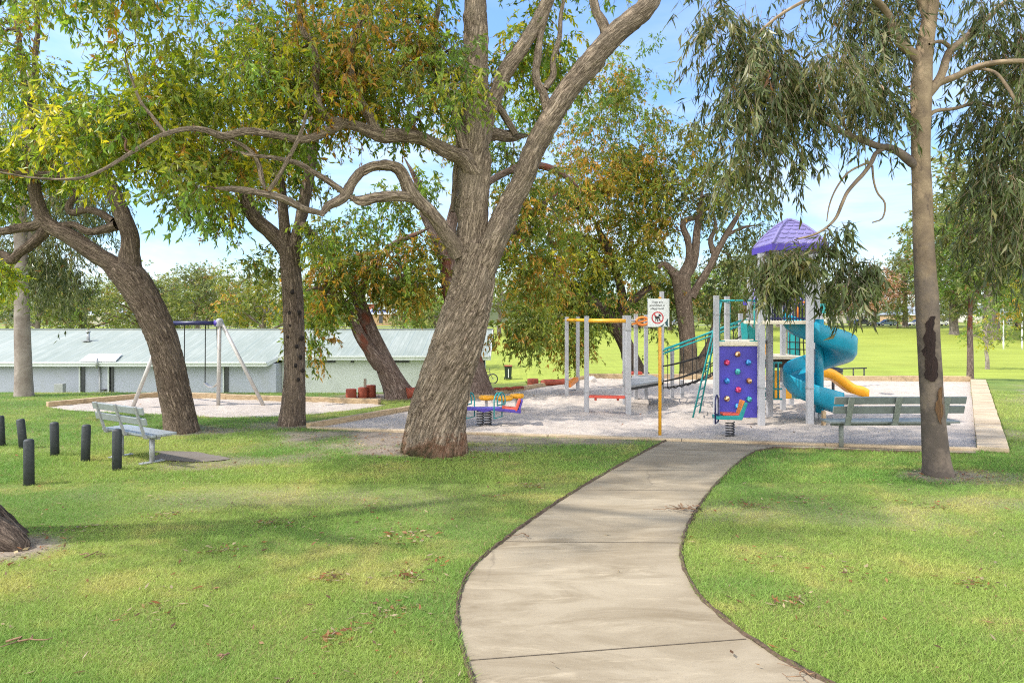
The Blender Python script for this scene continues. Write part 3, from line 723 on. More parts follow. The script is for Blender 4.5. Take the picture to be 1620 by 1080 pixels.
# teal rear tower panels, stairs and steering things seen through the frame
pm = MB(); pm.box((xx(1256, 16.8), 16.8, zz(565, 16.8)), (.10, .5, 2.0)); pm.build('side_panel', M['teal'], t, bevel=.02)
pm = MB(); pm.prism([(xx(1186, 15.3), zz(548, 15.3)), (xx(1194, 15.3), zz(548, 15.3)), (xx(1192, 15.3), zz(520, 15.3)), (xx(1183, 15.3), zz(510, 15.3))], (0, .5, 0), (0, 15.3, 0)); pm.build('side_panel', M['teal'], t, bevel=.01)
pm = MB(); pm.box((xx(1229, 16.2), 16.25, zz(564, 16.2)), (.85, .9, .08)); pm.box((xx(1229, 16.2), 15.9, zz(573, 16.2)), (.8, .04, .22), mi=1); pm.build('low_deck', [M['cream'], M['soil']], t, bevel=.008)
pm = MB()
for x_ in (1208.5, 1224, 1231): pm.tube([(xx(x_, 15.6), 15.6, zz(632, 15.6)), (xx(x_, 15.6), 15.6, zz(573, 15.6))], .022, 8)
for y_ in (574, 615, 631): pm.tube([(xx(1205, 15.6), 15.6, zz(y_, 15.6)), (xx(1237, 15.6), 15.6, zz(y_, 15.6))], .022, 8)
pm.tube([(xx(1222, 15.6), 15.6, zz(582, 15.6)), (xx(1210, 15.6), 15.6, zz(628, 15.6))], .018, 8)
pm.build('step_frame', M['teal'], t)
pm = MB(); pm.box((xx(1234, 16.4), 16.4, zz(608, 16.4)), (.55, .06, .68)); pm.build('yellow_panel', M['yellowslide'], t, bevel=.03)
pm = MB(); pm.ell((xx(1209, 16), 16, zz(552, 16)), (.06, .06, .16), 8); pm.build('yellow_bell', M['yellowslide'], t)
pm = MB(); pm.box((xx(1262, 16.6), 16.6, zz(574, 16.6)), (.42, .05, .16)); pm.build('yellow_panel', M['yellowslide'], t, bevel=.02)
pm = MB()
for k in range(4):
    x_ = xx(1250+k*8, 16.4); pm.tube([(x_, 16.4, zz(592, 16.4)), (x_+random.uniform(-.05, .05), 16.4, zz(540, 16.4)), (x_, 16.4, zz(512, 16.4))], .014, 6)
for y_ in (541, 552, 563): pm.tube([(xx(1246, 16.4), 16.4, zz(y_, 16.4)), (xx(1278, 16.4), 16.4, zz(y_+1, 16.4))], .014, 6)
pm.build('climbing_net', M['blackrope'], t)
# teal board at the far right of the tower
pm = MB(); pm.box((xx(1298, 19), 19, zz(488, 19)), (.12, .4, .26)); pm.box((xx(1294, 19), 19, zz(491, 19)), (.3, .04, .16)); pm.build('periscope', M['teal'], t, bevel=.02); post(1298, 612, 492, t, .1)
# net bridge
br = MB(); rT = [Vector((A8.x, A8.y, zz(555, A8.y))), Vector((A8.x+.3, A8.y+1.0, zz(551.5, A8.y+1)))]; rB = [Vector((xx(1172, 15.2), 15.2, zz(507, 15.2))), Vector((xx(1182, 16.2), 16.2, zz(506, 16.2)))]
for a_, b_ in zip(rT, rB): br.tube([a_, b_], .022, 10)
for a_, b_ in zip(rT, rB): br.tube([a_-Vector((0, 0, .09)), a_.lerp(b_, .985)-Vector((0, 0, .09))], .016, 8)
br.build('bridge_rail', M['teal'], t)
post(1063.5, 630, 548, t, .09); post(1079, 628, 602, t, .09); C1 = post(1171.5, 648, 497, t, .09); C2 = post(1184, 640, 497, t, .09)
nb = MB()
def sag(a_, b_, s_, n=12): return [a_.lerp(b_, i/n)-Vector((0, 0, s_*4*(i/n)*(1-i/n))) for i in range(n+1)]
lines = []
for k, (za, zb_) in enumerate(((579, 532), (603, 545), (613, 560))):
    for j in (0, 1):
        a_ = Vector((rT[j].x, rT[j].y, zz(za, rT[j].y))); b_ = Vector((rB[j].x, rB[j].y, zz(zb_, rB[j].y))); l = sag(a_, b_, .10+.04*k); lines.append(l); nb.tube(l, .015, 6)
for i in range(1, 12):
    nb.tube(sag(lines[4][i], lines[5][i], .04, 4), .014, 6)
    for j in (0, 1):
        if i % 2: nb.tube([rT[j].lerp(rB[j], i/12), lines[j][i], lines[2+j][i], lines[4+j][i]], .010, 5)
    for j in (0, 1): nb.ell(lines[4+j][i], (.03, .03, .03), 4)
nb.build('net_bridge', M['blackrope'], t)
# spiral slide
def chute(cx, cy, ro, ri, f0, f1, z0, z1, hw_out, hw_in, par, name, m, n=90):
    mb = MB(); vs = []; fs = []
    prof = [(ro+.03, hw_out), (ro+.02, hw_out+.02), (ro, hw_out), (ro-.012, .10), (ro-.06, .025), ((ro+ri)/2, -.02), (ri+.06, .025), (ri+.01, .10), (ri, hw_in), (ri-.02, hw_in), (ri-.02, .04), (ri+.02, -.05), ((ro+ri)/2, -.075), (ro-.04, -.05), (ro+.02, .05)]
    q = len(prof)
    for i in range(n+1):
        f = f0+(f1-f0)*i/n; zc = z0+(z1-z0)*(i/n)
        e = i/n; zc = z0+(z1-z0)*(e if e < .85 else .85+(e-.85)*1.0)
        for r, z in prof: vs.append((cx+r*math.cos(f), cy+r*math.sin(f), zc+z))
    for i in range(n):
        for k_ in range(q): fs.append((i*q+k_, i*q+(k_+1) % q, (i+1)*q+(k_+1) % q, (i+1)*q+k_))
    fs += [tuple(range(q)), tuple(n*q+k_ for k_ in range(q))[::-1]]
    mb.add(vs, fs, 0, True); return mb.build(name, M[m], par)
SX, SY = xx(1298, 14.45), 14.5
chute(SX, SY, .70, .09, R(165), R(645), zz(518, 14.2), zz(652, 13.85)+.03, .35, .10, t, 'spiral_slide', 'slideteal')
cp = MB(); cp.tube([(SX, SY, zz(652, SY)), (SX, SY, zz(505, SY))], .085, 16); cp.build('slide_column', M['slideteal'], t)
cp = MB(); cp.tube([(SX+.03, SY-.02, -.05), (SX+.03, SY-.02, zz(651, SY))], .07, 12); cp.build('column_foot', M['galv'], t)
cp = MB(); cp.box((xx(1306, 13.7), 13.78, .12), (.07, .07, .34)); cp.build('support_stump', M['timber'], t, bevel=.006)
# yellow wave slide at the back
ysl = MB(); pts = cat([(1268, 583), (1292, 586), (1312, 590), (1330, 602), (1345, 613), (1358, 616.5), (1367, 621)], 6); Ys = 17.2; prof = [(-.26, .17), (-.24, .19), (-.21, .16), (-.19, .02), (0, -.01), (.19, .02), (.21, .16), (.24, .19), (.26, .17), (.23, -.05), (-.23, -.05)]
vs = []; fs = []
for q in pts:
    for y_, z_ in prof: vs.append((xx(q[0], Ys), Ys+y_, zz(q[1], Ys)+z_-.08))
n_ = len(prof)
for i in range(len(pts)-1):
    for k_ in range(n_): fs.append((i*n_+k_, i*n_+(k_+1) % n_, (i+1)*n_+(k_+1) % n_, (i+1)*n_+k_))
fs += [tuple(range(n_)), tuple((len(pts)-1)*n_+k_ for k_ in range(n_))[::-1]]
ysl.add(vs, fs, 0, True); ysl.build('wave_slide', M['yellowslide'], t)
bs = MB(); bs.ell((xx(1318, 18.3), 18.3, zz(586, 18.3)), (.26, .2, .10), 8); bs.tube([(xx(1318, 18.3), 18.3, -.05), (xx(1318, 18.3), 18.3, zz(590, 18.3))], .04, 8); 
bsr = thing('spring_stool', 'small black padded seat poking out above the yellow slide', 'seat', (xx(1318, 18.3), 18.3, 0))
bs.build('pad', M['black'], bsr)

# --- swing set ----------------------------------------------
p = G(290, 640)
t = thing('swing_set', 'pale steel swing frame with navy top beam in front of the clubhouse', 'swing set', p)
# two A frames: left one hidden partly by the leaning trunk
Yp = G(348, 640).y; zt = zz(511, Yp)
Lf = G(207, 646); xL = xx(243, Lf.y)
def leg(a_, b_): mb = MB(); mb.tube([a_, b_], .046, 14); mb.build('leg', M['swingmetal'], t)
M['swingmetal'] = simple('pale steel tube', (.46, .43, .40), .42, .08, 8, .2, dirt=((.42, .36, .28), 12, .62, .4))
topR = Vector((xx(347.5, Yp), Yp, zt)); topL = Vector((xx(262, Yp), Yp, zt))
leg(topR, Vector((xx(348, Yp), Yp-.1, -.1))); leg(topR+Vector((.05, 0, .0)), G(420, 641)-Vector((0, 0, .1)))
leg(topL, G(207, 645)-Vector((0, 0, .1))); leg(topL, Vector((topL.x, Yp+1.4, -.1)))
bm_ = MB(); bm_.tube([topL, topR], .052, 14); bm_.build('top_beam', M['navy'], t)
cl = MB(); cl.lathe((topR.x, topR.y, topR.z-.09), [(.075, 0), (.085, .03), (.085, .15), (.07, .19), (.02, .21)], 16); cl.build('joint_cap', M['postgrey'], t)
cl = MB(); cl.tube([topR-Vector((.12, 0, 0)), topR+Vector((.03, 0, 0))], .075, 14); cl.build('beam_collar', M['purple'], t)
seat_z = zz(607, Yp); xs0, xs1 = xx(325, Yp), xx(346, Yp)
sb = MB(); pts = [Vector((xs0+(xs1-xs0)*i/10, Yp-.02, seat_z-.11*math.sin(math.pi*i/10)+.03)) for i in range(11)]
for i in range(10): sb.bar(pts[i], pts[i+1]+(pts[i+1]-pts[i])*.05, .16, .022)
sw = sb.build('swing_seat', M['swingmetal'], t)
def chain(par, a_, b_, name='chain'):
    mb = MB(); mb.tube([a_, b_], .013, 6); mb.build(name, M['blackrope'], par)
chain(sw, Vector((xs0, Yp-.02, seat_z+.03)), Vector((xs0, Yp, zt-.04))); chain(sw, Vector((xs1, Yp-.02, seat_z+.03)), Vector((xs1-.05, Yp, zt-.04)))
x2 = xx(292, Yp)
sb = MB(); pts = [Vector((x2-.42+.42*i/10, Yp-.02, seat_z-.11*math.sin(math.pi*i/10)+.03)) for i in range(11)]
for i in range(10): sb.bar(pts[i], pts[i+1], .16, .022)
sw2 = sb.build('swing_seat', M['swingmetal'], t)
for x_ in (x2, x2-.42): chain(sw2, Vector((x_, Yp-.02, seat_z+.03)), Vector((x_, Yp, zt-.04)))

# --- logs, post, rock ----------------------------------------
def log_stump(px, pyb, pyt, wpx, label, group):
    q = G(px, pyb); h = (pyb-pyt)*q.y/F; r = wpx*q.y/F/2; mb = MB()
    mb.lathe((q.x, q.y, -.08), [(r*1.04, 0), (r, h*.5), (r*.98, h+.06), (r*.94, h+.08)], 18, 0); 
    o_ = mb.build('log_stump', M['redlog']); tag(o_, label, 'stump', group)
for a_ in [(555.5, 629, 615, 17, 'red stained log stump standing apart at the left of the small post', 'red log stumps'), (574, 628.5, 612.5, 15, 'red stained log stump just right of the small wooden post', 'red log stumps'), (587, 627, 609, 15.5, 'taller red stained log stump beside the leaning red barked trunk', 'red log stumps'), (843, 609.5, 599, 18, 'red stained log stump standing behind the sleeper edging near the bin', 'red log stumps')]: log_stump(*a_)
def lying_log(a_, b_, r, label, m='redlog'):
    mb = MB(); d = Vector(b_)-Vector(a_); mb.tube([Vector(a_)+d*i/8+Vector((0, 0, random.uniform(-.02, .02))) for i in range(9)], [r*random.uniform(.9, 1.08) for _ in range(9)], 12); o_ = mb.build('fallen_log', M[m]); tag(o_, label, 'log')
lying_log(G(857, 606, .08), G(898, 603, .10), .10, 'reddish log lying along the sleeper edging left of the steel posts')
lying_log(G(642, 622, .15), G(672, 620, .15), .17, 'dark log lying on mulch against the leaning red barked trunk')
lying_log(G(772, 616, .12), G(828, 613, .12), .045, 'long orange brown log lying beyond the big trunk, on the mulch', 'redlog')
q = G(577.5, 628); mb = MB(); mb.bar(q-Vector((0, 0, .2)), q+Vector((0, 0, .50)), .07, .05, up=(0, 1, 0)); o_ = mb.build('marker_post', M['greytimber'], None, bevel=.006); tag(o_, 'thin grey wooden post between two red stumps', 'post')
q = G(936, 605.5); mb = MB(); mb.ell(q+Vector((0, 0, .09)), (.17, .13, .14), 7, lump=.25); o_ = mb.build('rock', simple('pale limestone', (.55, .5, .45), .9, .2, 8, bump=.6)); tag(o_, 'pale pointed rock lying inside the far corner of the sand', 'rock')

# --- wheelie bin and bicycle beyond the clubhouse corner -------
def at(px, Y): x_ = xx(px, Y); return Vector((x_, Y, float(tz(x_, Y))))
q = at(804, 50)
t = thing('wheelie_bin', 'dark green wheelie bin standing on the oval beyond the clubhouse corner', 'bin', q)
mb = MB()
for i, (wa, da, z_) in enumerate(((.22, .24, .1), (.27, .34, .95))): pass
mb.add([q+Vector((sx*(.22 if z_ < .5 else .28), sy*(.22 if z_ < .5 else .33), z_)) for z_ in (.06, .98) for sx, sy in ((-1, -1), (1, -1), (1, 1), (-1, 1))], [(0, 1, 5, 4), (1, 2, 6, 5), (2, 3, 7, 6), (3, 0, 4, 7), (0, 3, 2, 1), (4, 5, 6, 7)])
mb.build('body', simple('dark green bin plastic', (.02, .035, .03), .5), t, bevel=.03)
mb = MB(); mb.box(q+Vector((0, -.02, 1.02)), (.6, .74, .07)); mb.build('lid', M['redlog'], t, bevel=.025)
mb = MB(); mb.box(q+Vector((0.02, -.30, .55)), (.05, .02, .75)); mb.build('label_strip', M['white'], t)
for sx in (-1, 1): mb = MB(); mb.tube([q+Vector((sx*.24, .26, .1)), q+Vector((sx*.3, .26, .1))], .1, 14); mb.build('wheel', M['black'], t)
q = at(766, 47.5); q.x = xx(770, 47.5)
t = thing('bicycle', 'dark bicycle leaning at the corner of the clubhouse, front wheel showing', 'bicycle', q)
def bk(x_, z_): return q+Vector((x_, 0, z_))
for x_ in (-.62, .42):
    mb = MB(); mb.tube([bk(x_+.33*math.cos(a_), .34+.33*math.sin(a_)) for a_ in np.linspace(0, 2*math.pi, 29)[:-1]], .04, 6, closed=True); w_ = mb.build('wheel', M['black'], t)
    mb = MB(); [mb.tube([bk(x_, .34), bk(x_+.32*math.cos(a_), .34+.32*math.sin(a_))], .004, 4) for a_ in np.linspace(0, 2*math.pi, 13)[:-1]]; mb.ell(bk(x_, .34), (.03, .05, .03), 5); mb.build('spokes', M['galv'], w_)
mb = MB()
for a_, b_ in (((-.62, .34), (-.18, .32)), ((-.62, .34), (-.26, .78)), ((-.18, .32), (-.28, .86)), ((-.18, .32), (.24, .74)), ((-.27, .80), (.22, .84)), ((.42, .34), (.24, .72)), ((.24, .70), (.19, .98))): mb.tube([bk(*a_), bk(*b_)], .019, 8)
mb.build('frame', M['black'], t)
mb = MB(); mb.tube([bk(.19, .98)+Vector((.0, -.28, .06)), bk(.24, .99), bk(.19, .98)+Vector((0, .28, .06))], .016, 8); mb.build('handlebar', M['black'], t)
mb = MB(); mb.ell(bk(-.3, .90), (.14, .07, .035), 6); mb.build('saddle', M['black'], t)

# --- clubhouse ------------------------------------------------
mr, nt = mat('pale mint ribbed roof sheet'); g = N(nt); o = g.obj()
xs_ = g.n('ShaderNodeSeparateXYZ', {'Vector': o}).outputs
c = g.ramp(g.noise(o, .5, 5, .6), [(.3, (.21, .24, .205)), (.7, (.275, .30, .262))])
stk = g.noise(g.scale(o, (2.2, .18, .3)), 2.2, 6, .7)
c = g.mix(c, (.38, .40, .365), g.ramp(stk, [(.5, 0), (.75, .7)]))
c = g.mix(c, (.24, .27, .24), g.ramp(g.noise(g.scale(o, (1.8, .3, .3)), 3.1, 6, .75), [(.54, 0), (.72, .7)]))
c = g.mix(c, (.30, .20, .13), g.ramp(g.noise(g.scale(o, (3, .5, .5)), 3.3, 4, .7), [(.66, 0), (.74, .6)]))
fr = g.math('FRACT', g.math('MULTIPLY', xs_['X'], 1.25))
c = g.mix(c, (.20, .24, .225), g.ramp(fr, [(0.0, .75), (.035, .75), (.06, 0)]))
h_ = g.ramp(g.math('FRACT', g.math('MULTIPLY', xs_['X'], 5.0)), [(0, 1), (.15, 1), (.25, 0), (.85, 0), (1, 1)])
g.out(c, .6, g.bump(h_, .25, .02), spec=.3); M['roof'] = mr
M['wallblue'] = simple('pale blue grey painted wall', (.37, .385, .475), .75, .05, .6, bump=.15, bsc=30, dirt=((.33, .34, .38), 1.2, .5, .5))
M['wallgrey'] = simple('pale grey painted wall', (.50, .525, .52), .75, .05, .6, bump=.15, bsc=30, dirt=((.40, .42, .42), 1.1, .5, .5))
M['fascia'] = simple('pale grey fascia board', (.58, .60, .61), .55, .05, 2)
M['slot'] = simple('dark louvre', (.05, .052, .06), .4, .3, 6)
YL, YR, YRG = 29.0, 29.8, 34.0; gz0 = -2.3
zeL = zz(572.5, YL); zeR = zz(562.5, YR); zrg = zz(520.5, YRG)
xc = xx(432, YL); xe = xx(767, YR); xl = -27.0
t = thing('clubhouse', 'long low clubhouse with mint metal roof and blue grey walls behind the swings', 'building', (-12, 31, gz0))
mb = MB(); zw = zz(580, YL)
mb.box(((xl+xc)/2, YL+.35+2.4, (gz0+zeL-.1)/2), (xc-xl, 4.8, zeL-.1-gz0)); mb.build('wall', M['wallblue'], t)
mb = MB(); mb.box(((xc+.01+xe-.15)/2, YR+.30+2.2, (gz0+zeR-.14)/2), (xe-.15-xc-.01, 4.4, zeR-.14-gz0)); mb.build('wall', M['wallgrey'], t)
mb = MB()
def roofpoly(q, th=.06): n = len(q); mb.add([Vector(v) for v in q]+[Vector(v)-Vector((0, 0, th)) for v in q], [tuple(range(n)), tuple(n+i for i in range(n))[::-1]]+[(i, (i+1) % n, n+(i+1) % n, n+i) for i in range(n)])
xk = xx(385, YL); xk2 = xx(441, YR)
roofpoly([(xl, YL, zeL), (xk+1.0, YL, zeL), (xk2, YR, zeR), (xe+.25, YR, zeR), (xe+.25, YRG, zrg), (xl, YRG, zrg)])
roofpoly([(xl, YRG+.003, zrg), (xe+.25, YRG+.003, zrg), (xe+.25, YRG+5, zeL), (xl, YRG+5, zeL)])
rf = mb.build('roof', M['roof'], t)
mb = MB(); mb.bar((xl, YRG, zrg+.015), (xe+.25, YRG, zrg+.015), .30, .03); mb.build('ridge_cap', M['roof'], rf)
mb = MB(); zf = .17
for a_, b_ in (((xl, YL-.02, zeL), (xk+1.0, YL-.02, zeL)), ((xk+1.0, YL-.02, zeL), (xk2, YR-.02, zeR)), ((xk2, YR-.02, zeR), (xe+.26, YR-.02, zeR))):
    A_ = Vector(a_); B_ = Vector(b_); mb.bar(A_-Vector((0, 0, zf/2+.02)), B_-Vector((0, 0, zf/2+.02)), .04, zf)
mb.build('fascia', M['fascia'], t)
mb = MB(); mb.bar((xe+.24, YR, zeR-.1), (xe+.24, YRG, zrg-.1), .04, .2); mb.build('barge_board', M['fascia'], t)
mb = MB(); mb.bar((xl, YL-.05, zeL-.03), (xk+1, YL-.05, zeL-.03), .08, .07); mb.bar((xk2+.1, YR-.05, zeR-.03), (xe+.2, YR-.05, zeR-.03), .08, .07); mb.build('gutter', M['fascia'], t)
for a_, b_ in ((128, 134.5), (173.5, 180), (355, 361.5)):                       # tall slot windows with pale reveals
    mb = MB(); Yw_ = YL+.34; mb.box((xx((a_+b_)/2, Yw_), Yw_, (zz(578.5, YL)+zz(626, YL))/2), (.18, .06, zz(578.5, YL)-zz(626, YL))); w_ = mb.build('window', M['slot'], t)
    mb = MB(); xq = xx(a_-.6, Yw_); mb.box((xq, Yw_-.03, (zz(578.5, YL)+zz(626, YL))/2), (.045, .12, zz(578.5, YL)-zz(626, YL)+.04)); mb.build('frame', M['fascia'], w_)
mb = MB(); dzt = zz(578, YL); mb.box((xx(166.5, YL+.33), YL+.335, (dzt+gz0+.4)/2), (.50, .05, dzt-gz0-.4)); dr = mb.build('door', M['wallblue'], t, bevel=.004)
mb = MB(); hx = xx(166, YL+.3); hz = zz(616, YL+.3); mb.bar((hx-.12, YL+.27, hz), (hx+.12, YL+.27, hz), .04, .04); mb.bar((hx, YL+.26, hz-.06), (hx+.04, YL+.26, hz+.01), .05, .05); mb.build('handle', M['black'], dr)
mb = MB(); mb.tube([(xx(157.5, YL+.24), YL+.24, gz0), (xx(157.5, YL+.24), YL+.24, zeL-.2)], .04, 8); mb.tube([(xx(153.5, YL-.1), YL-.12, zeL-.25), (xx(153.5, YL-.1), YL-.12, zeL+.17)], .05, 8); mb.build('downpipe', M['galv'], t)
mb = MB(); mb.prism([(xx(127, YL), YL-.06), (xx(184, YL), YL-.06), (xx(192, YL+.8), YL+.85), (xx(140, YL+.8), YL+.85)], (0, 0, .04), (0, 0, 0), ax=((1, 0, 0), (0, 1, 0)))
sl = (zrg-zeL)/(YRG-YL)
for i, v_ in enumerate(mb.v): mb.v[i] = Vector((v_.x, v_.y, v_.z+zeL+sl*(v_.y-YL)+.04))
mb.build('porch_sheet', M['white'], t)
mb = MB(); xv, yv = xx(139.5, 32), 32.0; zv = zeL+sl*(yv-YL); mb.tube([(xv, yv, zv-.05), (xv, yv, zv+.42)], .07, 12); mb.tube([(xv, yv, zv+.40), (xv, yv, zv+.46)], .10, 12); mb.box((xv, yv-.05, zv+.02), (.36, .36, .03)); mb.build('roof_vent', M['galv'], rf)
for a_, b_ in ((505, 531), (555, 560), (620, 648), (690, 715)):
    mb = MB(); mb.box((xx((a_+b_)/2, YR+.29), YR+.29, zz(572, YR+.29)), ((b_-a_)*YR/F, .05, .09)); mb.build('wall_vent', M['slot'], t)
mb = MB(); mb.tube([(xe-.05, YR+.22, gz0), (xe-.05, YR+.22, zeR-.15)], .05, 10); mb.build('downpipe', M['slot'], t)
mb = MB(); mb.box((xe-.12, YR+.26, (gz0+zeR-.2)/2), (.1, .1, zeR-.2-gz0)); mb.build('corner_post', M['white'], t)
# meter box on its stem in front of the wall
ym = 28.6; q = Vector((xx(95, ym), ym, float(tz(xx(95, ym), ym))))
t = thing('meter_box', 'small grey meter box on a thin stem against the clubhouse wall', 'meter box', q)
mb = MB(); mb.box((q.x, ym, zz(614, ym)), (.36, .22, .40)); mb.build('box', M['galv'], t, bevel=.01)
mb = MB(); mb.tube([(q.x-.1, ym, q.z-.1), (q.x-.1, ym, zz(619, ym))], .02, 8); mb.build('stem', M['galv'], t)

# --- picnic rail, low boundary rail, goal posts on the oval ------
ya = 34.0; q = at(1350, ya)
t = thing('exercise_rail', 'low dark three legged rail standing on the oval behind the yellow slide', 'rail', q)
za = zz(583, ya)
mb = MB(); mb.tube([(xx(1328, ya), ya, za), (xx(1371, ya), ya, za+.03)], .035, 8); mb.build('rail', M['spring'], t)
for px_ in (1332, 1350, 1367): mb = MB(); mb.tube([(xx(px_, ya), ya, float(tz(xx(px_, ya), ya))-.1), (xx(px_, ya), ya, za)], .035, 8); mb.build('leg', M['spring'], t)
ya = 88.0
t = thing('boundary_rail', 'thin grey pipe rail crossing the oval left of the steel climbing posts', 'rail', at(840, ya))
za = zz(562.5, ya)
mb = MB(); mb.tube([(xx(700, ya), ya, za), (xx(913, ya), ya, za+.03)], .05, 6); mb.build('rail', M['galv'], t)
for px_ in (705, 756, 807, 858, 909): mb = MB(); mb.tube([(xx(px_, ya), ya, float(tz(xx(px_, ya), ya))-.1), (xx(px_, ya), ya, za)], .04, 6); mb.build('post', M['galv'], t)
for px_, pyb, lab in ((1587.5, 553, 'white goal post nearer the small trees on the oval'), (1617, 555, 'white goal post at the right edge of the photo')):
    Y = 92.0; q = at(px_, Y); mb = MB(); mb.tube([q-Vector((0, 0, .2)), q+Vector((0, 0, 5.5))], .075, 10); mb.tube([q, q+Vector((0, 0, 1.6))], .095, 10); o_ = mb.build('goal_post', M['white']); tag(o_, lab, 'goal post', 'goal posts')

# --- cars -----------------------------------------------------
M['glass'] = simple('dark car glass', (.015, .018, .022), .12, .1, 2, spec=.6)
M['tyre'] = simple('tyre rubber', (.015, .015, .015), .8); M['rim'] = simple('alloy rim', (.5, .5, .5), .35, .1, 4, .6)
M['lamp'] = simple('lamp lens', (.55, .52, .48), .2); M['taillamp'] = simple('tail lamp', (.3, .01, .01), .2)
def car(name, label, q, rz, paint, suv=False):
    t = thing(name, label, 'car', (0, 0, 0), 'cars parked along the far road')
    H = 1.78 if suv else 1.46; L = 4.5; hb = .98 if suv else .84
    side = [(-2.2, .42), (-2.25, .62), (-2.2, hb-.04), (-1.5, hb+.02), (.95, hb), (2.0, hb-.14), (2.25, hb-.28), (2.26, .45), (2.1, .3), (-2.05, .3)]
    cab = [(-1.95, hb), (-1.7 if not suv else -2.05, H-.16), (-1.3, H-.02), (-.3, H), (.35, H-.04), (1.15 if not suv else .85, hb)]
    mb = MB(); mb.prism(side, (0, 1.76, 0), (0, -.88, 0)); body = mb.build('body', paint, t, bevel=.07, seg=3)
    mb = MB(); n = len(cab); vs = []
    for y_, k_ in ((-.84, 0), (.84, 0)):
        for x_, z_ in cab: ins = .16*(z_-hb)/(H-hb); vs.append((x_, y_-math.copysign(ins, y_), z_))
    mb.add(vs, [tuple(range(n)), tuple(n+i for i in range(n))[::-1]]+[(i, (i+1) % n, n+(i+1) % n, n+i) for i in range(n)]); mb.build('cabin', M['glass'], t, bevel=.04)
    mb = MB(); rp = [(x_, z_+.012) for x_, z_ in cab[1:5]]; mb.prism([(x_, z_) for x_, z_ in rp]+[(x_, z_-.05) for x_, z_ in rp[::-1]], (0, 1.42, 0), (0, -.71, 0))
    for x_, a_, b_ in ((-.35, 0, 0), (.55, 0, 0), (-1.45, 0, 0)):
        for y_ in (-1, 1): mb.bar((x_, y_*.85, hb), (x_-.05, y_*.70, H-.05), .03, .08, up=(1, 0, 0))
    mb.build('roof', paint, t)
    for x_ in (-1.38, 1.4):
        for y_ in (-1, 1):
            mb = MB(); mb.tube([(x_, y_*.70, .33), (x_, y_*.895, .33)], .335, 20); w_ = mb.build('wheel', M['tyre'], t); mb = MB(); mb.tube([(x_, y_*.88, .33), (x_, y_*.905, .33)], .20, 12); mb.build('rim', M['rim'], w_)
    for y_ in (-1, 1):
        mb = MB(); mb.ell((2.17, y_*.66, hb-.26), (.10, .17, .075), 6); mb.build('headlight', M['lamp'], t); mb = MB(); mb.ell((-2.2, y_*.68, hb-.16), (.07, .15, .09), 6); mb.build('tail_light', M['taillamp'], t)
    t.location = q; t.rotation_euler = (0, 0, rz); return t
def paint(n, c): return simple(n, c, .25, .03, 3, coat=.6)
def cp_(px, Y): q = at(px, Y); q.z += .035; return q
c1 = car('parked_car', 'blue grey hatchback parked between two trunks beyond the oval', cp_(1403, 160.5), math.pi, paint('blue grey car paint', (.09, .155, .22)))
car('parked_car', 'white sedan half hidden behind the smooth gum trunk', cp_(1452, 160.5), math.pi, paint('white car paint', (.70, .71, .72)))
car('parked_wagon', 'white four wheel drive parked just right of the smooth gum trunk', cp_(1484, 160.5), math.pi, paint('ivory car paint', (.62, .62, .58)), True)
car('parked_car', 'bright blue car half hidden by hanging leaves, left of the steel posts', cp_(864, 160.5), 0, paint('bright blue car paint', (.01, .14, .36)))
car('parked_car', 'dark sedan in the shade beside the bare pink brown tree', cp_(1366, 160.5), 0, paint('dark car paint', (.05, .055, .065)))
car('parked_car', 'silver car seen just right of the no dogs sign', cp_(1072, 160.5), math.pi, paint('silver car paint', (.42, .43, .45)))
car('parked_wagon', 'pale wagon seen just left of the no dogs sign between posts', cp_(1034, 162.5), 0, paint('pale grey car paint', (.52, .53, .54)), True)
car('parked_car', 'small grey car far right above the goal posts', cp_(1602, 176), math.pi, paint('mid grey car paint', (.22, .24, .27)))

# --- houses ---------------------------------------------------
def house(label, px, Y, W_, D_, hwall, hroof, mw, mrf, rz=0, dz=0, solar=False):
    q = at(px, Y); q.z += dz
    t = thing('house', label, 'house', q, 'houses beyond the oval')
    mb = MB(); mb.box(q+Vector((0, 0, hwall/2-.5)), (W_, D_, hwall+1)); mb.build('wall', mw, t)
    mb = MB(); w2, d2, r2 = W_/2+.5, D_/2+.5, max(.5, W_/2-D_/2); b_ = q+Vector((0, 0, hwall+.01))
    mb.add([b_+Vector(v) for v in ((-w2, -d2, 0), (w2, -d2, 0), (w2, d2, 0), (-w2, d2, 0), (-r2, 0, hroof), (r2, 0, hroof))], [(0, 1, 5, 4), (1, 2, 5), (2, 3, 4, 5), (3, 0, 4), (0, 3, 2, 1)]); rf = mb.build('roof', mrf, t)
    mb = MB(); mb.box(b_+Vector((0, -d2-.03, -.08)), (2*w2, .06, .18)); mb.build('gutter', M['white'], t)
    for k in range(3):
        x_ = -W_*.34+W_*.34*k
        if k == 1:
            mb = MB(); mb.box(q+Vector((x_, -D_/2-.02, 1.05)), (1.0, .06, 2.1)); mb.build('door', M['slot'], t)
        else:
            mb = MB(); mb.box(q+Vector((x_, -D_/2-.02, 1.5)), (2.0, .06, 1.2)); w_ = mb.build('window', M['glass'], t); mb = MB(); [mb.box(q+Vector((x_+e, -D_/2-.05, 1.5)), (.07, .05, 1.25)) for e in (-1, 0, 1)]; mb.build('frame', M['white'], w_)
    if solar:
        mb = MB(); n = Vector((0, -hroof, d2)).normalized()
        for k in range(3):
            a_ = b_+Vector((-2.8+k*1.7, -d2*.62, hroof*.38)); mb.bar(a_, a_+Vector((1.6, 0, 0)), 1.4, .05, up=n)
        mb.build('solar_panel', M['navy'], rf)
    return t
tan = simple('tan brick', (.42, .28, .16), .85, .15, 3); redb = simple('red brick', (.36, .12, .07), .85, .15, 3); creamw = simple('cream render', (.52, .48, .40), .8, .1, 2)
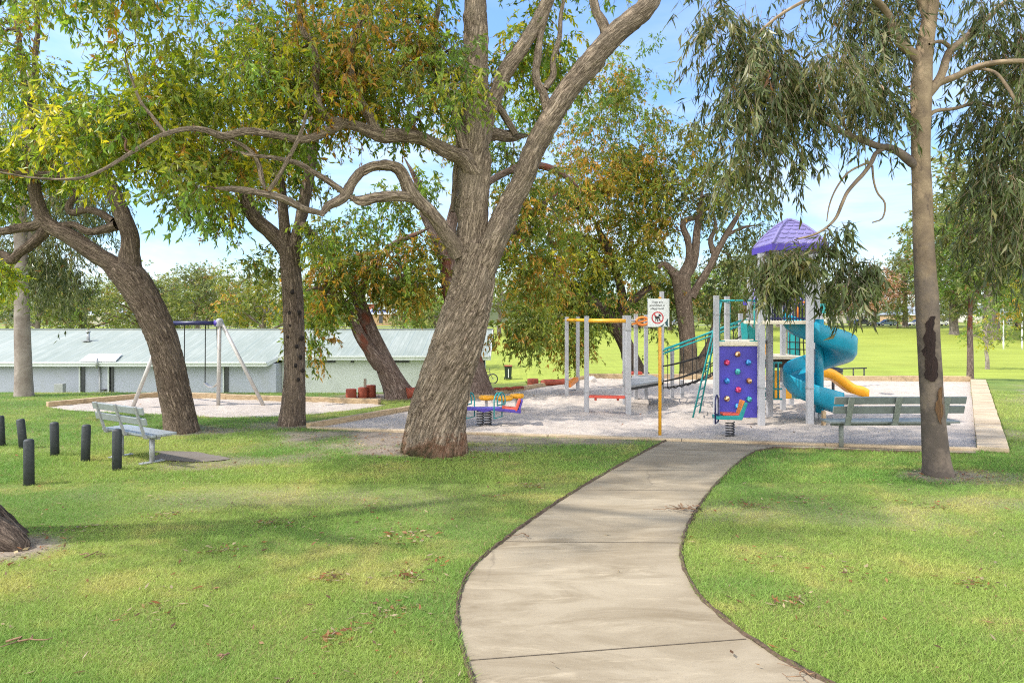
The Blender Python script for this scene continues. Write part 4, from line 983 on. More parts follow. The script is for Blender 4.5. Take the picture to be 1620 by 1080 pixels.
gry = simple('grey roof tile', (.26, .29, .34), .7, .12, 3); grn = simple('green roof sheet', (.14, .24, .19), .6, .12, 3); org = simple('terracotta roof tile', (.40, .16, .08), .75, .15, 3); dk_ = simple('dark roof tile', (.10, .11, .12), .7, .15, 3)
house('tan brick house with blue grey roof and solar panels above the clubhouse ridge', 607, 188, 11, 8, 2.5, 2.0, tan, gry, dz=.6, solar=True)
house('red brick house with green roof, uphill behind the tan brick house', 598, 250, 11, 8, 2.6, 2.0, redb, grn, dz=2.0)
house('pale house with dark grey roof and white gutter beyond the blue grey car', 1440, 190, 12, 9, 2.6, 2.4, tan, gry)
house('cream house with terracotta roof beyond the steel posts', 990, 195, 13, 9, 2.7, 2.4, creamw, org)
house('cream house with dark roof far right behind the small trees', 1570, 200, 14, 9, 2.7, 2.3, creamw, dk_)
house('cream house with grey roof glimpsed behind the leaning left trunk', 178, 190, 12, 8, 2.6, 2.1, creamw, gry)
house('white house with dark roof behind the tower and spiral slide', 1330, 200, 13, 9, 2.8, 2.3, creamw, dk_)
house('cream house with brown roof at the left behind the swing beam', 320, 205, 12, 8, 2.6, 2.2, creamw, org)
house('grey roofed house seen beneath the hanging leaves near the bright blue car', 880, 200, 13, 9, 2.6, 2.2, creamw, gry)
# ================================================================ TREES
def leaf_mat(name, trans=.45, rough=.42):
    m, nt = mat(name); g = N(nt)
    c = g.attr('tint').outputs['Color']
    b = g.n('ShaderNodeBsdfPrincipled', {'Base Color': c, 'Roughness': rough, 'Specular IOR Level': .35})
    tc = g.mix(c, (1.5, 1.5, .6), 1.0, 'MULTIPLY')
    t_ = g.n('ShaderNodeBsdfTranslucent', {'Color': tc})
    mx = g.n('ShaderNodeMixShader', {0: trans, 1: b.outputs[0], 2: t_.outputs[0]})
    g.n('ShaderNodeOutputMaterial', {'Surface': mx.outputs[0]}); return m
M['leaf'] = leaf_mat('broad eucalypt leaf'); M['gumleaf'] = leaf_mat('slender gum leaf', .32, .38)

def bark_mat(name, ridge, mid, gap, sc=13, stretch=.13, st=1.0, d=.03, patch=None, base=None, smooth=False, streak=None):
    m, nt = mat(name); g = N(nt); bk = g.attr('bk').outputs['Vector']
    sv = g.scale(bk, (1, 1, stretch))
    wv = g.mix(sv, g.n('ShaderNodeTexNoise', {'Vector': sv, 'Scale': sc*.35, 'Detail': 3}).outputs['Color'], .06)
    if smooth:
        n1 = g.noise(bk, 2.6, 6, .7, .5); n2 = g.noise(g.scale(bk, (1, 1, .5)), 24, 4, .7)
        c = g.ramp(n1, [(.30, gap), (.5, mid), (.68, ridge)])
        c = g.mix(c, tuple(k*.45 for k in mid), g.ramp(n2, [(.64, 0), (.74, .6)])); h = g.math('ADD', n1, n2)
    else:
        v = g.math('MULTIPLY', g.math('ABSOLUTE', g.math('SUBTRACT', g.noise(wv, sc*1.0, 4, .6, .7), .5)), 4.2)
        n2 = g.noise(g.scale(bk, (1, 1, stretch*1.8)), sc*2.6, 6, .72, .6)
        h = g.math('ADD', g.math('MULTIPLY', v, .62), g.math('MULTIPLY', n2, .55))
        c = g.ramp(h, [(.24, gap), (.36, tuple(k*.6 for k in mid)), (.52, mid), (.80, ridge)])
        c = g.mix(c, tuple(k*.6 for k in ridge), g.ramp(g.noise(bk, 1.7, 4, .6), [(.45, 0), (.65, .5)]))
    if patch: c = g.mix(c, patch[0], g.ramp(g.noise(g.scale(bk, patch[4] if len(patch) > 4 else (1, 1, .6)), patch[1], 5, .7), [(patch[2], 0), (patch[2]+.08, patch[3])]))
    if base:                                   # stripped / mossy butt: a real stain that starts at a given height
        z_ = g.n('ShaderNodeSeparateXYZ', {'Vector': bk}).outputs['Z']
        f = g.math('ADD', g.math('MULTIPLY', z_, base[6] if len(base) > 6 else .5), g.math('MULTIPLY', g.noise(bk, 3.2, 5, .7), base[2]))
        c = g.mix(c, base[0], g.ramp(f, [(0, base[3]), (base[1], base[3]), (min(1, base[1]+.08), 0)]))
        if len(base) > 4: c = g.mix(c, base[4], g.math('MULTIPLY', g.ramp(f, [(0, .85), (base[5], .85), (min(1, base[5]+.1), 0)]), g.ramp(g.noise(bk, 2.1, 5, .7), [(.42, 0), (.55, 1)])))
    g.out(c, .92, g.bump(h, st, d*1.5), spec=.15); return m
M['bark_main'] = bark_mat('fissured grey bark', (.52, .415, .31), (.35, .27, .195), (.055, .036, .025), 25, .13, 1.0, .03, patch=((.24, .09, .045), 2.6, .70, .7), base=((.20, .085, .045), .62, .85, .62, (.04, .042, .02), .55))
M['bark_brown'] = bark_mat('rough brown bark', (.37, .285, .215), (.225, .165, .122), (.04, .027, .02), 27, .14, 1.0, .03, patch=((.19, .07, .04), 2.2, .66, .6))
M['bark_red'] = bark_mat('stringy red grey bark', (.34, .27, .23), (.22, .155, .125), (.05, .03, .024), 22, .14, .9, .025, patch=((.20, .062, .036), 1.3, .53, .85))
M['bark_dark'] = bark_mat('dark rough bark', (.24, .185, .145), (.13, .096, .074), (.03, .02, .016), 16, .15, 1, .03)
M['bark_smooth'] = bark_mat('smooth tan gum bark', (.37, .28, .18), (.25, .185, .12), (.15, .11, .08), smooth=True, st=.45, d=.012, patch=((.10, .075, .06), 5.5, .57, .65), base=((.15, .122, .105), .40, .35, .72, (.085, .07, .06), .32, .085))
M['bark_pale'] = bark_mat('pale smooth gum bark', (.34, .295, .26), (.255, .215, .185), (.165, .13, .11), smooth=True, st=.4, d=.012, patch=((.22, .13, .10), 3.2, .63, .6))
M['bark_grey'] = bark_mat('grey far bark', (.30, .26, .22), (.20, .165, .14), (.08, .06, .05), 12, .15, .6, .02)

PAL = {
 'marri': [((.115, .155, .028), 4), ((.175, .20, .032), 4), ((.135, .20, .035), 2.5), ((.28, .265, .03), 1.4), ((.21, .115, .02), .3), ((.055, .10, .012), 1.5)],
 'yellow': [((.19, .22, .015), 4), ((.29, .28, .016), 3), ((.13, .185, .02), 2.5), ((.36, .32, .03), .5), ((.25, .13, .02), .25)],
 'rust': [((.235, .135, .025), 2.6), ((.20, .16, .02), 2), ((.125, .15, .018), 3), ((.29, .17, .03), 1.6), ((.085, .125, .016), 3)],
 'green': [((.09, .155, .028), 4), ((.13, .20, .034), 3), ((.065, .11, .02), 2), ((.16, .22, .03), 1)],
 'mixed': [((.095, .125, .028), 4), ((.145, .165, .03), 3.5), ((.20, .17, .02), 1.6), ((.23, .13, .025), 1.2), ((.05, .085, .013), 2)],
 'olive': [((.085, .115, .032), 4), ((.12, .14, .045), 3), ((.155, .165, .06), 2), ((.06, .08, .025), 2), ((.17, .12, .05), .6)],
 'gum': [((.060, .085, .026), 4), ((.09, .115, .04), 3), ((.042, .06, .02), 2.2), ((.115, .115, .038), 1.6), ((.16, .165, .085), .8), ((.15, .075, .03), .1)],
 'greygum': [((.10, .125, .055), 4), ((.14, .16, .075), 3), ((.07, .09, .04), 2), ((.18, .18, .09), 1.2), ((.19, .11, .05), .5)],
 'pink': [((.27, .175, .135), 4), ((.33, .235, .18), 3), ((.20, .12, .09), 3)],
 'fresh': [((.10, .17, .035), 4), ((.14, .21, .045), 3), ((.07, .125, .025), 3), ((.17, .22, .06), 1)],
}
def catr(pts, step):
    """pts [(Vector, r)] -> resampled Catmull-Rom arrays"""
    A = [np.array((p.x, p.y, p.z, r)) for p, r in pts]
    if len(A) == 1: A.append(A[0]+.01)
    fine = np.array(cat(A, 10)); d = np.r_[0, np.cumsum(np.linalg.norm(np.diff(fine[:, :3], axis=0), axis=1))]
    n = max(3, int(d[-1]/step)); s = np.linspace(0, d[-1], n+1)
    return np.stack([np.interp(s, d, fine[:, k]) for k in range(4)], 1), s
def limb_mesh(pts, step, nr, twist=.0, rough=.05, flare=None, fiss=0, phase=0, sv=0, knots=0):
    a, s = catr(pts, step); p = a[:, :3]; r = a[:, 3].copy(); n = len(p)
    t = np.gradient(p, axis=0); t /= np.linalg.norm(t, axis=1)[:, None]
    u = np.zeros_like(p); q = np.cross(t[0], (0, 1, 0.01)); q /= np.linalg.norm(q); 
    for i in range(n):
        q = q-t[i]*q.dot(t[i]); q /= np.linalg.norm(q); u[i] = q
    w = np.cross(t, u)
    th = np.linspace(0, 2*np.pi, nr+1)[:-1]; TH, S = np.meshgrid(th, s); Rr = np.repeat(r[:, None], nr, 1)
    rm = r.mean(); ct, st_ = np.cos(TH), np.sin(TH)
    k = 1+rough*2*(fbm(ct*1.6+phase, st_*1.6+phase*2, S*1.1/max(.12, rm*3)*.5, o=3)-.5)
    if flare:
        e = np.exp(-S/flare[0]); k = k+flare[1]*e*(1+.55*np.sin(TH*3+phase)+.4*np.sin(TH*5+phase*2)*e)
    if knots:
        kn = fbm(ct*1.5+phase*3+5, st_*1.5, S*1.6+phase, o=2); k = k+knots*sst(.62, .8, kn)
    rad = Rr*k
    if fiss:
        tw = TH+S*twist; cr, sr = np.cos(tw)*rm, np.sin(tw)*rm
        f1 = fbm(cr*20+phase, sr*20, S*3.2, o=3); f2 = fbm(cr*42+3, sr*42+phase, S*7, o=2)
        rid = np.abs(f1-.5)*2+.5*np.abs(f2-.5)*2
        rad = rad+fiss*(np.clip(rid*2.2, 0, 1)-.6)
    V = p[:, None]+u[:, None]*(ct*rad)[..., None]+w[:, None]*(st_*rad)[..., None]
    tw = TH+S*twist
    BK = np.stack([np.cos(tw)*Rr+phase, np.sin(tw)*Rr, S+sv], -1).reshape(-1, 3)
    i0 = np.arange(n-1)[:, None]*nr+np.arange(nr)[None]; i1 = np.arange(n-1)[:, None]*nr+(np.arange(nr)[None]+1) % nr
    Fq = np.stack([i0, i1, i1+nr, i0+nr], -1).reshape(-1, 4)
    return V.reshape(-1, 3), Fq, BK, a
def join_parts(parts):
    V, Q, B = [], [], []; n = 0
    for v, q, b in parts: V.append(v); Q.append(q+n); B.append(b); n += len(v)
    return np.concatenate(V), np.concatenate(Q), np.concatenate(B)
def unit(v): return v/np.maximum(1e-9, np.linalg.norm(v, axis=-1, keepdims=True))

def leaves(cl, pals, sp, rg):
    """cl (N,4): clump centre + radius; pals list of palette names per clump"""
    Nn = len(cl); ns, nl = sp['ns'], sp['nl']
    c = np.repeat(cl[:, :3], ns, 0); rc = np.repeat(cl[:, 3], ns)
    b = unit(rg.normal(size=(len(c), 3)))*(rg.random(len(c))**.45)[:, None]
    b[:, 2] *= .75
    base = c+b*rc[:, None]
    sd = unit(b*.9+rg.normal(size=b.shape)*.45+np.array((0, 0, -sp['droop']*.55)))
    sl = sp['sl']*(.6+.8*rg.random(len(c)))
    if 'rref' in sp: sl = sl*np.clip(rc/sp['rref'], .35, 1)
    K = np.repeat(np.arange(len(c)), nl); m = len(K)
    tt = rg.random(m)**.7
    sag = np.zeros((m, 3)); sag[:, 2] = -sp['droop']*.5*(tt**2)*sl[K]
    pos = base[K]+sd[K]*(tt*sl[K])[:, None]+sag+rg.normal(size=(m, 3))*.02*sp['sl']
    d = unit(sd[K]*.45+rg.normal(size=(m, 3))*.62+np.array((0, 0, -sp['droop'])))
    L = sp['len']*(.6+.75*rg.random(m)); Wd = L*sp['wid']*(.75+.5*rg.random(m))
    nrm = unit(np.cross(d, unit(rg.normal(size=(m, 3))))); sd2 = np.cross(d, nrm)
    cv = (rg.random(m)-.5)*sp.get('curve', .3)
    V = np.empty((m, 4, 3), np.float32)
    V[:, 0] = pos; mid = pos+d*(L*.42)[:, None]-sd2*(cv*L*.18)[:, None]
    V[:, 1] = mid+sd2*(Wd/2)[:, None]+nrm*(Wd*.18)[:, None]
    V[:, 2] = pos+d*L[:, None]+sd2*(cv*L*.5)[:, None]
    V[:, 3] = mid-sd2*(Wd/2)[:, None]+nrm*(Wd*.18)[:, None]
    # colour: palette per clump, shifted per sprig, jittered per leaf
    col = np.empty((m, 3), np.float32); kc = K//ns
    for nm in set(pals):
        P_ = PAL[nm]; cols = np.array([x for x, _ in P_]); wt = np.array([x for _, x in P_], float); wt /= wt.sum()
        selc = np.array([p == nm for p in pals])[kc]
        sprig = rg.choice(len(P_), size=len(c), p=wt)
        lf = rg.choice(len(P_), size=m, p=wt)
        clc = rg.choice(len(P_), size=Nn, p=wt); u_ = rg.random(m)
        use = np.where(u_ < .48, clc[kc], np.where(u_ < .86, sprig[K], lf))
        col[selc] = cols[use][selc]
    col *= np.array((1.06, 1.0, 1.0))*sp.get('gain', 1.6)*(.82+.36*rg.random(m))[:, None]*(.88+.24*rg.random(len(c)))[K][:, None]
    idx = np.arange(m)[:, None]*4
    Fc = np.concatenate([idx+np.array([[0, 1, 2]]), idx+np.array([[0, 2, 3]])], 1).reshape(-1)
    stems = (base, base+sd*sl[:, None]+np.stack([0*sl, 0*sl, -sp['droop']*.5*sl], 1))
    return V.reshape(-1, 3), Fc, np.repeat(col, 4, 0), stems

def twig_parts(cl, nodes, rg, kink=.30, rmax=.03, nr=5, cap=None):
    """grow a thin branch from the nearest existing wood to every clump"""
    nd = [tuple(x) for x in nodes]; NP = np.array([x[:3] for x in nd]); NR = np.array([x[3] for x in nd])
    from_limb = np.array([np.min(np.linalg.norm(NP-c[:3], axis=1)) for c in cl]) if len(cl) else []
    parts = []
    order = np.argsort(from_limb); big = set(int(k) for k in rg.permutation(len(cl))[:max(1, len(cl)//4)]) if len(cl) > 12 else set()
    order = [i for i in order if int(i) in big]+[i for i in order if int(i) not in big]
    for i in order:
        c = cl[i, :3]; dd = np.linalg.norm(NP-c, axis=1)+.25*np.maximum(0, NP[:, 2]-c[2])*0
        j = int(np.argmin(dd)); dist = dd[j]
        if dist < .08: continue
        a = NP[j]; r0 = min(NR[j]*.75, .014+.024*dist, rmax*1.7) if int(i) in big else min(NR[j]*.75, .008+.014*dist, rmax); n = 7; f = np.linspace(0, 1, n+1)
        bow = np.array((0, 0, .14*dist)); ctl = rg.normal(size=(n+1, 3))*kink*dist/3*np.sin(np.pi*f)[:, None]
        pts = a+(c-a)*f[:, None]+bow*np.sin(np.pi*f)[:, None]+ctl
        rr = r0+(max(.003, r0*.35)-r0)*f
        v, q, b, _ = limb_mesh([(Vector(p), r) for p, r in zip(pts, rr)], max(.06, dist/9), nr, rough=.04, phase=float(i % 7))
        parts.append((v, q, b)); NP = np.concatenate([NP, pts[1:]]); NR = np.concatenate([NR, rr[1:]])
    return parts
def stem_parts(stems, r, rg, frac=1.0):
    a, b = stems; k = rg.random(len(a)) < frac; a, b = a[k], b[k]; n = len(a)
    d = unit(b-a); u = unit(np.cross(d, np.array((.3, .9, .1)))); w = np.cross(d, u); V = np.empty((n, 6, 3))
    for i in range(3):
        an = 2*math.pi*i/3; o_ = u*math.cos(an)+w*math.sin(an); V[:, i] = a+o_*r; V[:, 3+i] = b+o_*r*.5
    base = np.arange(n)[:, None, None]*6; q = np.array([[0, 1, 4, 3], [1, 2, 5, 4], [2, 0, 3, 5]])[None]
    return V.reshape(-1, 3), (base+q).reshape(-1, 4), V.reshape(-1, 3)*1.0

SPEC = {
 'marri': dict(ns=15, nl=14, len=.112, wid=.34, droop=.75, sl=.34, curve=.3),
 'marrifar': dict(gain=1.4, ns=15, nl=13, len=.15, wid=.31, droop=.8, sl=.42, curve=.3),
 'gum': dict(ns=13, nl=13, len=.165, wid=.14, droop=1.25, sl=.46, curve=.8, rref=.25, gain=1.25),
 'far': dict(ns=9, nl=10, len=.32, wid=.40, droop=.4, sl=.8, curve=.2),
 'mid': dict(ns=10, nl=11, len=.17, wid=.34, droop=.5, sl=.5, curve=.3),
}
def build_tree(name, label, trunk, limbs, clumps, pals, spec, bark, leafm, group=None, seed=1, nr=(40, 14), step=(.08, .09), fiss=0, twist=.4, flare=(.35, .35), knots=0, rc=None, stems=0, twigmax=.03, cat_='tree', limb_name='limb'):
    rg = np.random.default_rng(seed); base = trunk[0][0]
    t = thing(name, label, cat_, (base.x, base.y, float(tz(base.x, base.y))), group); off = np.array(t.location)
    v, q, b, a = limb_mesh(trunk, step[0], nr[0], twist, .07, flare, fiss, seed*.37, knots=knots)
    tr = link('trunk', raw_mesh('trunk', v-off, q, 4, {'bk': b}, True), bark, t)
    nodes = [tuple(x) for x in a[int(len(a)*.55):]]
    for k, l in enumerate(limbs):
        v, q, b, a = limb_mesh(l, step[1], nr[1] if max(r for _, r in l) < .09 else max(nr[1], 22), twist, .10, None, fiss*.6 if l[0][1] > .08 else 0, seed*.37+k*1.7, 1.5+k, knots=.25)
        link(limb_name, raw_mesh(limb_name, v-off, q, 4, {'bk': b}, True), bark, t)
        nodes += [tuple(x) for x in a[2:]]
    if len(clumps):
        cl = np.array(clumps); lv, lf, lc_, st = leaves(cl, pals, spec, rg)
        tp = twig_parts(cl, nodes, rg, rmax=twigmax)
        if stems: tp.append(stem_parts(st, stems, rg))
        v, q, b = join_parts(tp); n0 = len(lv); q = q+n0
        tri = np.concatenate([q[:, [0, 1, 2]], q[:, [0, 2, 3]]]).reshape(-1)
        me = raw_mesh('crown', np.concatenate([lv, v])-off, np.concatenate([lf, tri]), 3, {'tint': np.concatenate([lc_, np.full((len(v), 3), .2)]), 'bk': np.concatenate([np.zeros((n0, 3)), b])})
        mi = np.zeros(len(me.polygons), np.int32); mi[len(lf)//3:] = 1; me.polygons.foreach_set('material_index', mi)
        sm_ = mi.astype(bool); me.polygons.foreach_set('use_smooth', sm_)
        link('crown', me, [leafm, bark], t)
    return t
def ppts(L, Y0):
    """[(px,py,wpx[,dY])] -> [(Vector, r)]"""
    out = []
    for q in L:
        Y = Y0+(q[3] if len(q) > 3 else 0); out.append((P(q[0], q[1], Y), q[2]*Y/F/2))
    return out
def region(rg, px, py, rx, ry, Y, rY, n, rc, pals):
    """n clumps inside an ellipsoid centred on the photo ray"""
    c = P(px, py, Y); out = []; pl = []
    for _ in range(n):
        b = rg.normal(size=3); b = b/np.linalg.norm(b)*rg.random()**.38
        out.append((c.x+b[0]*rx*Y/F, c.y+b[1]*rY, c.z+b[2]*ry*Y/F, rc*(.65+.7*rg.random()))); pl.append(pals[int(rg.random()*len(pals))])
    return out, pl
def photo_tree(name, label, Y, trunk, limbs, regions, spec='marri', bark='bark_brown', leafm='leaf', seed=1, z0=None, rc=.36, avoid=(), ws=1.0, dens=1.0, gap=.365, **kw):
    rg = np.random.default_rng(seed+100); tr = [(p, r*ws) for p, r in ppts(trunk, Y)]
    # sink the butt
    p0, r0 = tr[0]; d = (tr[0][0]-tr[1][0]).normalized(); tr = [(p0+d*.22, r0*1.02)]+tr
    cl, pl = [], []
    for (px, py, rx, ry, dY, rY, n, pals, *rc_) in regions:
        a, b = region(rg, px, py, rx, ry, Y+dY, rY, max(1, round(n*(1 if rc_ else dens))), rc_[0] if rc_ else rc, pals); cl += a; pl += b
    keep = []
    for i, c in enumerate(cl):
        qx = 810+c[0]*F/c[1]; qy = HOR-(c[2]-CH)*F/c[1]; rp = c[3]*F/c[1]
        if c[1] < 4.5: continue
        if fbm(np.array([c[0]*1.05+seed]), np.array([c[1]*1.05]), np.array([c[2]*1.05+seed*.3]), o=2)[0] < gap: continue
        if any(((qx-ax)/(arx+rp*.8))**2+((qy-ay)/(ary+rp*.8))**2 < 1 for ax, ay, arx, ary in avoid): continue
        keep.append(i)
    cl = [cl[i] for i in keep]; pl = [pl[i] for i in keep]
    lb = [[(p, r*ws*.94) for p, r in ppts(l, Y)] for l in limbs]
    for l in lb: l[-1] = (l[-1][0], min(l[-1][1], .014))
    return build_tree(name, label, tr, lb, cl, pl, SPEC[spec], M[bark], M[leafm], seed=seed, **kw)

# gaps of sky the crowns leave open (photo px, ellipse radii)
GAPS = [(120, 60, 26, 48), (120, 118, 14, 20), (345, 40, 18, 22), (350, 62, 12, 12), (578, 262, 30, 22), (205, 330, 50, 32), (240, 395, 85, 50), (160, 440, 60, 30), (570, 285, 18, 12), (1000, 25, 22, 22), (945, 30, 22, 20), (1085, 95, 22, 60), (1060, 40, 16, 24), (725, 330, 16, 40), (400, 345, 12, 18), (436, 350, 16, 34), (452, 372, 8, 12), (588, 250, 22, 16), (520, 268, 10, 10), (625, 400, 10, 10), (215, 265, 10, 14)]

# ---- the big forked tree in the middle -------------------------------------
photo_tree('forked_tree', 'huge forked tree with thick fissured trunk and stained red base beside the path', 11.1,
 [(688, 716, 104), (689, 690, 100), (692, 655, 92), (705, 600, 86), (720, 553, 84), (735, 500, 79), (748, 450, 71), (752, 420, 66), (757, 388, 60)],
 [[(746, 440, 52), (744, 395, 52), (745, 350, 49), (747, 300, 49), (750, 262, 52), (753, 200, 47), (752, 150, 46), (752, 100, 44), (753, 50, 42), (752, 0, 38), (750, -70, 36, .1), (742, -160, 30, .2), (752, -260, 22, .3), (745, -340, 14, .3)],
  [(759, 440, 48, -.05), (775, 398, 45, -.1), (790, 360, 42, -.1), (806, 325, 41), (822, 295, 39), (842, 245, 38), (862, 205, 39), (892, 152, 38), (928, 105, 38), (975, 52, 38), (1018, 16, 37), (1032, -12, 34), (1020, -60, 30, -.1), (1045, -130, 24, -.2), (1075, -220, 18, -.3)],
  [(752, 275, 30, -.1), (732, 250, 26, -.25), (700, 236, 24, -.4), (665, 218, 23, -.5), (630, 214, 24, -.6), (600, 214, 24, -.7), (575, 204, 19, -.8), (545, 195, 16, -.9), (522, 188, 15, -.95), (506, 170, 13, -1), (498, 140, 12, -1), (500, 105, 11, -1.1), (494, 70, 10, -1.2), (480, 50, 8, -1.3), (470, 0, 7, -1.4)],
  [(612, 215, 20, -.65), (596, 208, 18, -.7), (582, 180, 15, -.7), (566, 150, 13, -.75), (556, 110, 11, -.8), (560, 60, 9, -.8), (578, 10, 8, -.8), (570, -60, 6, -.8)],
  [(545, 196, 14, -.9), (520, 207, 15, -1), (480, 221, 14, -1.2), (430, 213, 13, -1.5), (390, 208, 12, -1.7), (352, 215, 13, -1.8), (325, 206, 10, -2), (295, 204, 9, -2.1), (262, 212, 8, -2.3), (240, 222, 7.5, -2.4), (200, 246, 6, -2.6), (160, 270, 5.5, -2.8), (120, 283, 5, -3), (60, 282, 4, -3.1), (0, 273, 3, -3.2)],
  [(262, 212, 6.5, -2.3), (245, 190, 6, -2.3), (222, 160, 5.5, -2.3), (210, 130, 4, -2.4), (200, 100, 3, -2.4)],
  [(340, 212, 9, -1.9), (380, 228, 7, -1.6), (405, 250, 8, -1.5), (414, 285, 8, -1.5), (420, 300, 7, -1.5)],
  [(726, 400, 34, -.1), (706, 370, 26, -.3), (688, 344, 23, -.45), (662, 318, 22, -.6), (646, 295, 20, -.7), (636, 272, 18, -.75), (622, 262, 17, -.8), (598, 262, 17, -.85), (572, 272, 16, -.9), (556, 290, 16, -.95), (547, 308, 18, -1), (532, 320, 15, -1.05), (518, 328, 14, -1.1), (508, 342, 10, -1.15)],
  [(655, 312, 20, -.65), (632, 310, 17, -.75), (600, 312, 17, -.85), (572, 318, 15, -.95), (552, 312, 14, -1)],
  [(546, 306, 11, -1), (520, 287, 11, -1.1), (495, 272, 10, -1.2), (470, 258, 9, -1.3), (435, 250, 7, -1.5), (395, 245, 6, -1.7), (360, 236, 4, -1.8)],
  [(512, 338, 9, -1.1), (480, 330, 12, -1.3), (450, 315, 12, -1.5), (415, 306, 12, -1.6), (375, 300, 11, -1.8), (340, 298, 8, -2)],
  [(425, 302, 8, -1.6), (440, 280, 7, -1.6), (462, 240, 7, -1.6), (478, 205, 6, -1.6), (485, 175, 5, -1.6)],
  [(762, 225, 30, .05), (770, 185, 28), (786, 145, 26), (800, 112, 28), (820, 84, 25), (842, 50, 24), (862, 12, 23), (878, -30, 20), (892, -90, 16), (900, -170, 10)],
  [(755, 212, 26, .35), (785, 213, 22, .5), (810, 216, 18, .7), (835, 214, 14, .9)],
  [(815, 212, 11, .6), (800, 188, 12, .5), (788, 168, 10, .4), (775, 150, 8, .3)],
  [(870, 185, 20, 0), (860, 150, 15), (848, 125, 14), (850, 95, 13), (855, 55, 11), (865, 20, 9), (880, -30, 7)],
  [(862, 140, 13, 0), (875, 120, 12), (875, 95, 10), (885, 60, 9), (888, 20, 7), (900, -30, 5)],
  [(962, 62, 20), (955, 40, 17), (942, 15, 15), (935, -25, 13), (930, -80, 9)],
  [(735, 238, 14, -.2), (715, 168, 12, -.2), (700, 150, 9, -.3), (690, 130, 6, -.4)],
  [(716, 335, 9, .5), (730, 215, 20, .5), (722, 180, 16, .5), (690, 130, 12, .6), (682, 70, 11, .7), (692, 20, 9, .8), (705, -40, 7, .8)],
 ],
 [(330, 110, 190, 120, -1.1, 1.4, 96, ['marri', 'yellow', 'yellow', 'marri', 'green']), (520, 80, 150, 110, -.5, 1.2, 70, ['marri', 'yellow', 'rust', 'mixed', 'marri']), (650, 90, 110, 120, .2, 1.2, 54, ['marri', 'green', 'mixed', 'rust']),
  (740, 150, 46, 80, -.9, .4, 8, ['green', 'green', 'marri', 'yellow']), (430, 250, 140, 64, .3, .9, 20, ['marri', 'rust', 'green', 'mixed']), (300, 262, 110, 50, -1.2, .6, 25, ['marri', 'green', 'yellow', 'rust']),
  (170, 190, 120, 85, -1.7, .9, 50, ['yellow', 'marri', 'yellow', 'green']), (850, 70, 100, 90, 1.2, 1.0, 40, ['marri', 'green', 'yellow']), (900, 0, 120, 60, 1.2, .9, 20, ['marri', 'green', 'mixed']),
  (270, 305, 70, 40, -1.9, .7, 18, ['green', 'green', 'marri']), (600, 160, 60, 50, .4, .8, 14, ['green', 'marri', 'rust']), (700, 60, 120, 70, .9, .8, 26, ['mixed', 'marri', 'rust']),
  (450, -120, 330, 110, -.8, 2.2, 52, ['marri', 'green', 'mixed']), (820, -160, 260, 120, .2, 2.0, 36, ['marri', 'green', 'mixed']), (600, -300, 330, 90, .0, 2.2, 26, ['marri', 'green']), (170, -20, 130, 90, -2.2, 1.2, 34, ['yellow', 'marri', 'green'])],
 bark='bark_main', seed=3, ws=.94, dens=.74, nr=(250, 30), step=(.016, .04), fiss=.040, twist=-.55, flare=(.30, .11), rc=.40, stems=.004, avoid=GAPS+[(745, 300, 34, 130), (850, 240, 40, 40), (745, 0, 20, 60), (690, 232, 50, 12), (690, 350, 60, 60), (720, 480, 120, 110)])
# ---- leaning tree on the left ---------------------------------------------
photo_tree('leaning_tree', 'dark rough barked tree leaning left and forking low, in front of the swing frame', 13.0,
 [(287, 684, 54), (283, 655, 50), (276, 620, 49), (268, 580, 47), (258, 540, 47), (243, 503, 48), (227, 472, 50), (208, 442, 52), (192, 424, 46)],
 [[(222, 470, 44), (210, 440, 38), (206, 405, 32), (205, 372, 30), (196, 345, 28), (183, 312, 26), (172, 288, 22, .1), (155, 258, 21, .2), (142, 240, 22, .2), (122, 218, 16, .3), (98, 203, 11, .4), (70, 170, 10, .5), (55, 110, 9, .5), (60, 40, 7, .6), (50, -60, 5, .6)],
  [(212, 448, 44), (180, 420, 34), (145, 398, 31), (110, 374, 29), (80, 358, 27), (66, 342, 24), (58, 315, 22), (53, 285, 20), (48, 245, 16), (52, 200, 13), (40, 140, 10), (30, 60, 8), (20, -40, 6)],
  [(72, 354, 20), (50, 358, 17), (25, 362, 15), (0, 366, 14), (-40, 362, 12), (-110, 350, 9)],
  [(74, 358, 18), (62, 376, 18), (45, 390, 17), (28, 402, 15), (18, 412, 17), (8, 404, 13), (-20, 395, 10), (-60, 398, 7)],
  [(184, 356, 20), (160, 364, 14), (138, 366, 13), (118, 356, 12), (98, 356, 10), (80, 352, 8)],
  [(178, 350, 14), (160, 338, 13), (140, 332, 12), (112, 336, 13), (110, 322, 11), (120, 310, 10), (116, 298, 8)],
  [(146, 242, 16, .2), (150, 222, 18, .2), (138, 195, 12, .2), (130, 170, 8, .3)],
  [(170, 285, 12), (120, 280, 11, -.3), (70, 276, 9, -.5), (20, 272, 6, -.7), (-30, 262, 4, -.9)]],
 [(60, 110, 120, 110, -.2, 1.4, 46, ['yellow', 'marri', 'marri', 'green']), (20, 230, 70, 70, -.2, 1.2, 28, ['green', 'yellow', 'marri']), (150, 210, 90, 60, .3, 1.0, 26, ['marri', 'yellow', 'rust']),
  (100, 250, 110, 40, .5, 1.0, 22, ['mixed', 'marri', 'yellow']), (10, 310, 40, 50, .6, .8, 12, ['green', 'marri']), (250, 235, 70, 60, .6, .8, 20, ['marri', 'green', 'rust']), (40, -30, 160, 80, .4, 1.6, 28, ['marri', 'yellow', 'green']), (5, 440, 25, 35, 1.5, .5, 8, ['yellow', 'marri'])],
 bark='bark_brown', seed=5, ws=.93, dens=.74, nr=(130, 24), step=(.025, .05), fiss=.024, twist=.5, flare=(.22, .09), rc=.36, stems=.004, avoid=GAPS)
